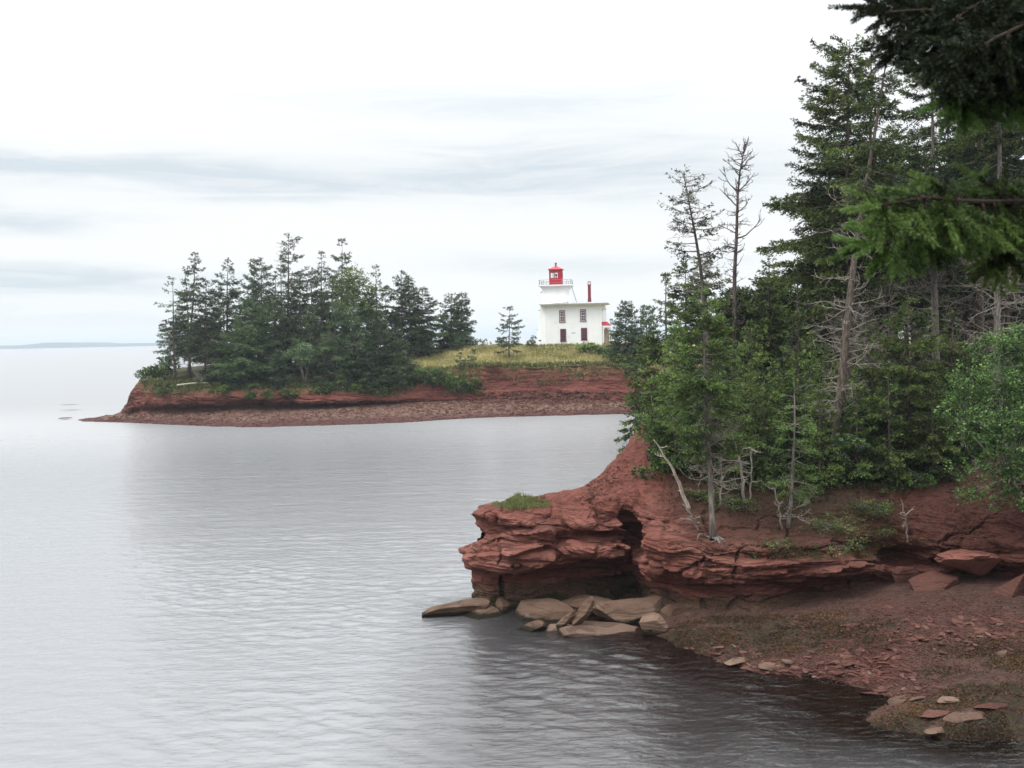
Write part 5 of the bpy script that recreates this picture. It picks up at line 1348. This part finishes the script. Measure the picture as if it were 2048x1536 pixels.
# ------------------------------------------------------------------ rocks
def rock_mesh(name, size, seed, res=40, strat=.09, rough=.10, pw=3.2, cuts=13):
    """rounded slab: superellipsoid with bedding steps and worn corners"""
    rng = np.random.default_rng(seed)
    n = res
    th = np.linspace(-math.pi / 2, math.pi / 2, n); ph = np.linspace(0, 2 * math.pi, 2 * n + 1)[:-1]
    T, Ph = np.meshgrid(th, ph, indexing='ij')
    D = np.stack([np.cos(T) * np.cos(Ph), np.cos(T) * np.sin(Ph), np.sin(T)], -1).reshape(-1, 3)
    r = 1.0 / (np.abs(D[:, 0]) ** pw + np.abs(D[:, 1]) ** pw + np.abs(D[:, 2]) ** pw) ** (1 / pw)
    Pn = D * r[:, None]
    s3 = np.array(size); Pm = Pn * s3
    sc = 1.0 / max(size)
    o = rng.uniform(0, 50, 3)
    lay = Pm[:, 2] / (strat * 1.6 + 1e-6) + .6 * vnoise(Pm * 1.5 * sc + o, seed)
    st = vnoise(np.stack([Pm[:, 0] * sc * 1.5, Pm[:, 1] * sc * 1.5, np.floor(lay) * 5.1], -1) + o, seed + 3)
    disp = rough * max(size[:2]) * fbm(Pm * 1.6 * sc + o, 4, seed) + strat * st + .022 * max(size) * fbm(Pm * 7 * sc + o, 4, seed + 9) - .10 * max(size) * np.clip(.10 - np.abs(vnoise(Pm * 2.1 * sc + o, seed + 5)), 0, 1) / .10 * .5
    Pm = Pm + D * disp[:, None] * np.array([1, 1, .5])
    for k in range(cuts):          # broken faces
        nrm = unit(rng.normal(size=3) * np.array([1, 1, .45]) / s3 ** .5); dd = Pm @ nrm; lim = np.quantile(dd, rng.uniform(.74, .93))
        ov = np.maximum(dd - lim, 0); Pm = Pm - nrm * (ov * .93)[:, None]
    lo_, hi_ = Pm.min(0), Pm.max(0); Pm = (Pm - (lo_ + hi_) / 2) * (2 * s3 / (hi_ - lo_))
    m = 2 * n; f = []
    for i in range(n - 1):
        for j in range(m): f.append((i * m + j, i * m + (j + 1) % m, (i + 1) * m + (j + 1) % m, (i + 1) * m + j))
    return np_mesh(name, Pm, np.array(f))
def rock(name, px, py, d, size, seed, label, rot=(0, 0, 0), material=None, group=None, cat='rock', **kw):
    o = link(name, rock_mesh(name, size, seed, **kw), material or M_tan)
    p = at(px, py, d); o.location = [float(c) for c in p]; o.rotation_euler = rot
    return tag(o, label, cat, group)
RG = 'washed rocks at the foot of the near cliff'
rock('rock_slab', 912, 1222, 38.3, (1.35, .9, .42), 1, 'rounded tan slab reaching furthest out into the water at the tip', (0, -.03, .05), None, RG, res=56, rough=.06)
rock('rock_slab', 1003, 1222, 38.6, (.55, .9, .5), 2, 'cracked tan block wedged between the outer slab and the wide one', (0, .04, .2), None, RG, res=40)
rock('rock_slab', 1090, 1228, 37.2, (1.3, 1.0, .52), 3, 'wide tan slab with curved bedding under the overhang', (0, .05, 0), None, RG, res=48, strat=.07)
rock('rock_slab', 1255, 1226, 37.0, (1.6, 1.1, .50), 4, 'broad flat shelf rock right of the leaning slabs', (0.03, .04, 0), None, RG, res=48, strat=.09)
rock('rock_slab', 1215, 1264, 35.5, (1.8, .9, .22), 5, 'low pale shelf rock awash at the water line', (0.04, .05, 0), M_pale_rock, RG, res=44, strat=.04)
rock('rock_slab', 965, 1232, 37.7, (.8, .8, .34), 13, 'low tan slab filling the gap behind the outer slab and the cracked block', (0, .05, .3), None, RG, res=44, cuts=6)
rock('rock_slab', 1170, 1212, 38.2, (1.5, .8, .35), 14, 'long shaded tan ledge along the foot of the overhang', (0, .02, .05), None, RG, res=48, cuts=6)
rock('rock_slab', 1130, 1258, 35.9, (.9, .5, .16), 15, 'thin flat tan plate under the leaning slabs', (.04, .05, .1), M_pale_rock, RG, res=44, cuts=6)
rock('rock_slab', 1340, 1262, 35.6, (.9, .6, .22), 16, 'flat tan plate behind the round boulder', (.05, .06, .2), M_pale_rock, RG, res=44, cuts=6)
rock('rock_slab', 1420, 1292, 34.4, (.9, .4, .10), 17, 'pale low plate on the shore right of the round boulder', (.04, .02, .1), M_pale_rock, RG, res=40, cuts=5)
rock('boulder', 1057, 1260, 35.8, (.72, .5, .26), 6, 'wedge shaped tan boulder at the water line left of the leaning slabs', (0, -.32, .1), None, RG, res=40, pw=4, strat=.09)
rock('rock_slab', 1166, 1228, 35.8, (.74, .28, .20), 7, 'tall red brown slab leaning right against the shelf', (0.2, -.86, .1), M_tan, RG, pw=5, res=40, strat=.09)
rock('rock_slab', 1130, 1240, 35.8, (.58, .22, .17), 8, 'narrow brown slab leaning beside the tall one', (0.2, -.78, .05), M_tan, RG, res=40, strat=.09)
rock('boulder', 1308, 1256, 35.0, (.62, .55, .54), 9, 'round boulder with swirled bedding lines at the water line', (.15, .1, .3), None, RG, res=48, pw=2.5, strat=.07)
rock('boulder', 1362, 1291, 34.3, (.22, .18, .13), 10, 'small pale stone just right of the round boulder', (0, 0, .3), None, RG)
rock('boulder', 1415, 1240, 36.8, (1.0, .5, .42), 11, 'dark weathered block at the cliff foot right of the shelf', (0, 0, 0), None, RG, res=44)
rock('boulder', 1350, 1232, 36.6, (.6, .5, .46), 12, 'rough tan block between shelf and cliff foot', (0, 0, .2), None, RG, res=40)
rock('boulder', 1868, 1165, 36.6, (.95, .6, .36), 21, 'layered red boulder overhanging the beach below the cave', (0, .10, .1), M_stone, RG, res=48, strat=.1)
rock('boulder', 1935, 1125, 36.6, (1.25, .8, .5), 22, 'large red block perched above the layered boulder', (0, .05, .1), M_cliff, RG, res=48, strat=.09)
rock('rock_slab', 2010, 1205, 34.2, (1.25, .5, .55), 23, 'big tilted red slab at the right border of the beach', (.1, -.62, .15), M_stone, RG, res=48, strat=.08, pw=4)
rock('rock_slab', 1808, 1150, 37.6, (.5, .25, .42), 24, 'upright broken red slab in front of the cave', (.2, -.7, .2), M_stone, RG, res=36)
rock('rock_slab', 1830, 1245, 35.6, (.55, .4, .1), 25, 'flat red flagstone lying alone before the layered boulder', (.05, .08, .4), M_stone, RG, pw=4)
rock('rock_slab', 725, 1236, 37.9, (.75, .35, .07), 31, 'pale rock just breaking the water left of the tip', (0, .02, 0), M_stone, RG, res=30)
rock('rock_slab', 138, 809, 164, (1.9, .8, .07), 32, 'low dark reef lying off the seaward end of the island', (0, 0, 0), M_stone, None, res=30)
rock('rock_slab', 130, 836, 143, (.9, .6, .06), 33, 'small dark reef nearer than the low one off the island', (0, 0, 0), M_stone, None, res=30)
# pale plates of the low ledge at the lower right
rng = np.random.default_rng(33)
LEDGE = ((1762, 1392, .55, 'palest plate at the point of the lower right ledge'), (1800, 1408, .5, 'pale plate behind the point of the lower right ledge'), (1840, 1400, .35, 'small pale plate among weed behind the ledge point'), (1870, 1432, .6, 'long narrow pale plate in the middle of the weedy ledge'), (1905, 1405, .4, 'pale plate sunk in weed at the upper edge of the ledge'), (1935, 1440, .6, 'broad weedy plate low on the ledge'), (1985, 1418, .45, 'pale plate near the right border above the broad weedy one'), (1880, 1462, .45, 'plate at the water edge of the weedy ledge'), (2010, 1310, .25, 'single pale stone on the upper weed patch by the right border'), (1700, 1255, .3, 'single pale stone on the weed below the cliff foot'), (1545, 1335, .5, 'pale plate in the shingle by the middle of the shore'), (1480, 1322, .6, 'long pale plate at the water line left of the shingle'))
for k, (px, py, s_, lab) in enumerate(LEDGE):
    p = hit(px, py)
    o = link('rock_slab', rock_mesh('rock_slab', (s_, s_ * .5, .05 + .04 * rng.random()), 700 + k, res=24, strat=.03, pw=4, cuts=7), M_pale_rock if k % 3 else M_stone)
    o.location = [float(c) for c in p + np.array([0, .1, .02])]; o.rotation_euler = (rng.normal(0, .06), rng.normal(0, .06), rng.normal(.25, .3))
    tag(o, lab, 'rock', 'pale plates of the near shore')
# flat stones of the shingle: shared meshes, one object per stone
rng = np.random.default_rng(12)
pool = [rock_mesh('flat_stone', (rng.uniform(.10, .2), rng.uniform(.07, .13), rng.uniform(.022, .045)), 600 + k, res=9, strat=.012, rough=.12, pw=4.0, cuts=5) for k in range(12)]
for q in pool: q.materials.append(M_stone)
band_ = ((1500,1335,1.2),(1580,1340,1.4),(1640,1335,1.4),(1690,1330,1.5),(1730,1335,1.5),(1770,1345,1.4),(1790,1375,1.2),(1720,1310,1.4),(1790,1300,1.5),(1850,1280,1.5),(1900,1265,1.5),(1960,1255,1.4),(2020,1270,1.3),(1850,1245,1.2),(1800,1385,1.0),(1420,1300,.8))
wt = np.array([b_[2] for b_ in band_]); wt /= wt.sum()
k = 0
while k < 290:
    b_ = band_[rng.choice(len(band_), p=wt)]
    px = b_[0] + rng.normal(0, 42); py = b_[1] + rng.normal(0, 15)
    if px > 2060: continue
    p = hit(px, py)
    if p is None or p[2] < -.03 or p[2] > 1.6: continue
    o = bpy.data.objects.new('flat_stone', pool[k % 12]); COL.objects.link(o)
    o.location = [float(c) for c in p + np.array([0, 0, .008])]
    s = rng.uniform(.55, 1.25) * (1.5 if rng.random() < .06 else 1); o.scale = (s, s, s)
    o.rotation_euler = (rng.normal(0, .12), rng.normal(0, .12), rng.uniform(0, 6.28))
    tag(o, 'flat red sandstone piece lying among many on the shingle of the near beach', 'stone', 'flat stones of the near beach'); k += 1
# finer shingle as one mass
def pebbles(name, pts, smin, smax, seed, material, label, flat=.45):
    rng = np.random.default_rng(seed); n = len(pts)
    b0 = np.array([(1, 0, 0), (.3, .8, 0), (-.7, .6, 0), (-.9, -.3, 0), (-.1, -.9, 0), (.7, -.6, 0), (.1, .05, 1)]) 
    a = rng.uniform(0, 6.28, n); s = rng.uniform(smin, smax, n)
    V = np.empty((n, 12, 3)); low = b0[:6].copy(); low[:, 2] = -.5; up = b0[:6] * np.array([.8, .8, 0]) + np.array([0, 0, .55])
    bb = np.vstack([low, up])[None] * (1 + .25 * rng.normal(size=(n, 12, 1)))
    bb[:, :, 1] *= rng.uniform(.5, 1, n)[:, None]; bb[:, :, 2] *= flat
    ca, sa = np.cos(a)[:, None], np.sin(a)[:, None]
    V[:, :, 0] = (bb[:, :, 0] * ca - bb[:, :, 1] * sa) * s[:, None]; V[:, :, 1] = (bb[:, :, 0] * sa + bb[:, :, 1] * ca) * s[:, None]; V[:, :, 2] = bb[:, :, 2] * s[:, None]
    V += np.asarray(pts)[:, None, :]
    q = [(i, (i + 1) % 6, 6 + (i + 1) % 6, 6 + i) for i in range(6)] + [(6, 7, 8, 11), (8, 9, 10, 11)]
    Fq = (np.arange(n)[:, None, None] * 12 + np.array(q)[None]).reshape(-1, 4)
    o = link(name, np_mesh(name, V.reshape(-1, 3), Fq), material); o['kind'] = 'stuff'; o['label'] = label; o['category'] = 'pebbles'
    return o
pts = []
while len(pts) < 7500:
    b_ = band_[rng.choice(len(band_), p=wt)]
    p = hit(b_[0] + rng.normal(0, 75), b_[1] + rng.normal(0, 30))
    if p is not None and -.12 < p[2] < 1.6: pts.append(p)
pebbles('shingle', pts, .02, .075, 3, M_stone, 'small red sandstone shingle between the flat stones of the near beach')
pts = []
while len(pts) < 700:
    px = rng.normal(1090, 90); p = hit(px, rng.uniform(782, 808))
    if p is not None and p[1] > 100: pts.append(p)
pebbles('bank_rubble', pts, .10, .45, 6, M_stone, 'broken sandstone at the foot of the far bank')
n = 5200
pts = []
while len(pts) < n:
    p = hit(rng.normal(1660, 75), rng.uniform(1010, 1118))
    if p is not None and p[1] < 45: pts.append(p)
pts = np.array(pts); den = fbm(pts * .9, 3, 71); pts = pts[den > -.1]; n = len(pts)
o = spray_mesh('ledge_grass', sprays(pts, unit(rng.normal(0, .5, (n, 3)) + np.array([0, -.45, .25])), rng.uniform(.08, .28, n), .022, rng), np.clip(rng.normal(.3, .28, n), 0, 1), M_green, None)
o['kind'] = 'stuff'; o['label'] = 'dry grass and weeds hanging over the ledge of the near cliff'; o['category'] = 'grass'
pts = []
while len(pts) < 5000:
    x = rng.uniform(1.9, 22); px = rng.uniform(190, 1290)
    p = hit(px, rng.uniform(800, 856))
    if p is not None and p[1] > 100 and 0 < p[2] < 2.6: pts.append(p)
pebbles('far_shingle', pts, .06, .26, 4, M_stone, 'pebbles and driftline stones of the far beach')
pts = []
for (px, py, s1, s2) in ((1190,990,14,30),(1210,960,18,16),(1070,1000,10,6),(1880,1130,40,8),(1450,1095,60,10),(1990,1240,40,12),(1760,1190,60,10),(1050,1250,60,8),(1240,1262,70,10),(1400,1245,60,8),(1600,1235,70,8),(1750,1225,70,9),(1880,1215,60,9),(1650,1215,80,14),(1800,1200,70,14),(1930,1200,60,14),(1720,1245,90,14)):
    for _ in range(170):
        p = hit(px + rng.normal(0, s1), py + rng.normal(0, s2))
        if p is not None and p[1] < 44: pts.append(p)
pebbles('cliff_rubble', pts, .02, .075, 5, M_stone, 'loose chips of sandstone on the slopes of the near cliff', .7)
n = 9000
px = rng.uniform(1320, 1960, n); d = rng.uniform(36.6, 43, n)
pts = np.array([((x - 1024) / F * y, y, drop((x - 1024) / F * y, y)) for x, y in zip(px, d)]); pts = pts[pts[:, 2] > 2.2]; n = len(pts)
den = fbm(pts * .6, 3, 44); pts = pts[den > -.35]; n = len(pts)
o = spray_mesh('forest_litter', sprays(pts + np.array([0, 0, .01]), unit(rng.normal(size=(n, 3)) * np.array([1, 1, .5])), rng.uniform(.05, .22, n), rng.uniform(.012, .05, n), rng, .3), np.clip(rng.normal(.3, .3, n), 0, 1), M_litter, None)
o['kind'] = 'stuff'; o['label'] = 'dry twigs and litter on the soil under the near trees'; o['category'] = 'litter'
# wrack on the beach: short blades where the weed attribute is strong
i = rng.choice(len(PB), 60000, p=(weed ** 1.5) / (weed ** 1.5).sum())
pw_ = PB[i] + rng.normal(0, .03, (len(i), 3)) * np.array([1, 1, 0]); pw_ = pw_[(pw_[:, 2] > -.05)]
cl_ = fbm(pw_ * np.array([2.2, 2.8, 0]), 3, 99); pw_ = pw_[cl_ > -.25]; n = len(pw_)
o = spray_mesh('seaweed', sprays(pw_ + np.array([0, 0, .01]), unit(rng.normal(size=(n, 3)) * np.array([1, 1, .35]) + np.array([0, 0, .25])), rng.uniform(.035, .085, n), .024, rng, .8), np.clip(.4 + .35 * fbm(pw_ * .9, 3, 4) + rng.normal(0, .2, n), 0, 1), M_weed, None)
o['kind'] = 'stuff'; o['label'] = 'olive brown seaweed covering the near beach'; o['category'] = 'seaweed'

# ------------------------------------------------------------------ the near spruce whose boughs hang into the view
def close_spruce():
    rng = np.random.default_rng(77)
    tx, ty = 2.35, 2.75
    gz = 8.6
    root = empty('spruce_tree', (tx, ty, gz), 'near spruce with bright green tipped boughs hanging in from the upper right', 'tree')
    org = np.array([tx, ty, gz])
    t = MB(); t.tube([(0, 0, -.3), (.02, 0, 1.5), (0, .03, 3.2), (.03, 0, 5.5)], [.16, .14, .11, .06], 10); t.build('trunk', M_bark, root, smooth=True)
    def shoot(o, d, L, out, shoot_tone, rad=.0135):
        out.append((o, d, L, shoot_tone, rad))
    def bough(axis, side_len, seed, density=1.0, plane=(0, 0, 1), fresh_lit=True, start=.25):  # with the tip flag off, needles are painted dark as if backlit
        rg = np.random.default_rng(seed)
        ax = [np.array(a) for a in axis]
        pl = np.array(plane, float)
        wood = MB(); sh = []
        cum = np.r_[0, np.cumsum([np.linalg.norm(ax[i + 1] - ax[i]) for i in range(len(ax) - 1)])]; Lt = cum[-1]
        def pt(s):
            q = s * Lt; return np.array([np.interp(q, cum, [a[k] for a in ax]) for k in range(3)])
        wood.tube([pt(s) - org for s in np.linspace(0, 1, 14)], np.linspace(.018, .003, 14), 6)
        nb = int(Lt / .036 * density)
        for k in range(nb):
            s = start + (1 - start) * (k + rg.random()) / nb
            p = pt(s); d0 = unit(pt(min(1, s + .04)) - pt(s - .04)); sd = 1 if k % 2 else -1
            lat = unit(np.cross(d0, pl)) * sd
            L = side_len * (1.05 - .75 * s ** 2) * rg.uniform(.5, 1.1)
            d = unit(d0 * .75 + lat * .9 + rg.normal(0, .22, 3) + np.array([0, 0, -.18]))
            pts = [p]; dd = d
            ns = 6
            for j in range(ns):
                dd = unit(dd + rg.normal(0, .10, 3) + np.array([0, 0, -.05])); pts.append(pts[-1] + dd * L / ns)
            wood.tube([q - org for q in pts], np.linspace(.0055, .002, ns + 1), 4, cap=False)
            # shoots along the twig: leafy towards its end
            for j in range(1, ns + 1):
                fr = j / ns
                for e in (-1, 1):
                    if rg.random() < .55:
                        l2 = unit(np.cross(dd, pl)) * e
                        sdv = unit((pts[j] - pts[j - 1]) / (L / ns) * .7 + l2 * .75 + rg.normal(0, .2, 3) + np.array([0, 0, -.30]))
                        shoot(pts[j], sdv, rg.uniform(.05, .095), sh, np.clip(.15 + .85 * (fr * .5 + s * .5) + rg.normal(0, .12), 0, 1) if fresh_lit else rg.uniform(-.05, .14))
                shoot(pts[j - 1], unit(pts[j] - pts[j - 1]), L / ns * 1.05, sh, .35 * fr, .014)
            shoot(pts[-1], dd, rg.uniform(.05, .085), sh, .8 + .2 * s if fresh_lit else .15)
        shoot(ax[-1], unit(ax[-1] - ax[-2]), .09, sh, 1.0 if fresh_lit else .15)
        wd = wood.build('bough', M_bough, root)
        # needles: bottle brush round each shoot
        Os, Ds, Ls, Ts = [], [], [], []
        for (o, d, L, shoot_tone, rad) in sh:
            n = int(L * 2600 * (.45 + .55 * min(1, max(shoot_tone, 0) * 1.6) if fresh_lit else 1)) + 8
            u = rg.random(n)
            a = np.cross(d, [.3, .2, .9]); a = a / np.linalg.norm(a); b = np.cross(d, a)
            ph = rg.uniform(0, 6.28, n)
            rd = a * np.cos(ph)[:, None] + b * np.sin(ph)[:, None]
            Os.append(o + d * (u * L)[:, None] - org); Ds.append(unit(rd * .85 + d * (.55 + .5 * u)[:, None] + rg.normal(0, .12, (n, 3)))); Ls.append(np.full(n, rad) * rg.uniform(.75, 1.15, n)); Ts.append(np.clip(max(shoot_tone, 0) ** 2.4 * .95 - .05 + rg.normal(0, .1, n), 0, 1))
        Os, Ds, Ls, Ts = map(np.concatenate, (Os, Ds, Ls, Ts))
        o = spray_mesh('needles', sprays(Os, Ds, Ls, .0024, rg), Ts, M_needle, wd)
        return len(Os)
    n = 0
    B = at
    A0 = np.array([tx, ty, 0])
    def st(z): return np.array([tx, ty, z])
    n += bough([st(11.05), B(2120, 400, 2.45), B(1960, 405, 2.3), B(1850, 395, 2.2), B(1765, 410, 2.15)], .14, 1, 1.25, (0, -.75, .65))
    n += bough([st(11.0), B(2140, 440, 2.6), B(1960, 440, 2.5), B(1830, 450, 2.4), B(1755, 490, 2.3)], .12, 2, 1.0, (0, -.8, .6))
    n += bough([st(11.5), B(2120, 40, 2.6), B(1960, 30, 2.5), B(1850, 20, 2.4), B(1770, 25, 2.35)], .16, 3, .95, (0, -.8, .6), False)
    n += bough([st(11.5), B(2120, 120, 2.7), B(1990, 90, 2.6), B(1890, 75, 2.5), B(1800, 100, 2.45)], .13, 4, .8, (0, -.8, .6), False)
    n += bough([st(11.3), B(2130, 180, 2.5), B(2020, 170, 2.45), B(1950, 180, 2.4), B(1915, 205, 2.35)], .16, 5, 1.3, (0, -.8, .6))
    n += bough([st(11.6), B(2140, -40, 2.4), B(2000, -20, 2.35), B(1920, 30, 2.3), B(1880, 60, 2.3)], .17, 6, .85, (0, -.8, .6), False)
    n += bough([st(11.35), B(2150, 110, 2.35), B(2060, 110, 2.3), B(1990, 130, 2.3), B(1950, 150, 2.3)], .17, 7, .9, (0, -.8, .6), False)
    n += bough([st(11.6), B(2140, 10, 2.2), B(2020, 60, 2.2), B(1950, 100, 2.2), B(1900, 130, 2.2)], .18, 9, 1.0, (0, -.8, .6), False)
    n += bough([st(11.6), B(2140, 60, 2.5), B(2040, 30, 2.5), B(1930, -10, 2.5), B(1830, -5, 2.5)], .18, 10, 1.0, (0, -.8, .6), False)
    n += bough([st(10.9), B(2150, 490, 2.6), B(2080, 480, 2.5), B(2020, 500, 2.45), B(1975, 520, 2.4)], .12, 8, 1.0, (0, -.8, .6))
    return n
close_spruce()

# ------------------------------------------------------------------ haze
m_, t_ = mat('sea_air')
pv = t_.node('ShaderNodeVolumePrincipled'); pv.inputs['Color'].default_value = (0.76, 0.86, 0.95, 1); pv.inputs['Density'].default_value = 0.00022; pv.inputs['Anisotropy'].default_value = 0.2
ov = t_.node('ShaderNodeOutputMaterial'); t_.l.new(pv.outputs[0], ov.inputs['Volume'])
hb = MB(); hb.box(-20500, 20500, -500, 30500, -4.0, 60.0)
o = hb.build('haze', m_); o['kind'] = 'stuff'; o['label'] = 'thin sea haze that pales the far shore'; o['category'] = 'haze'
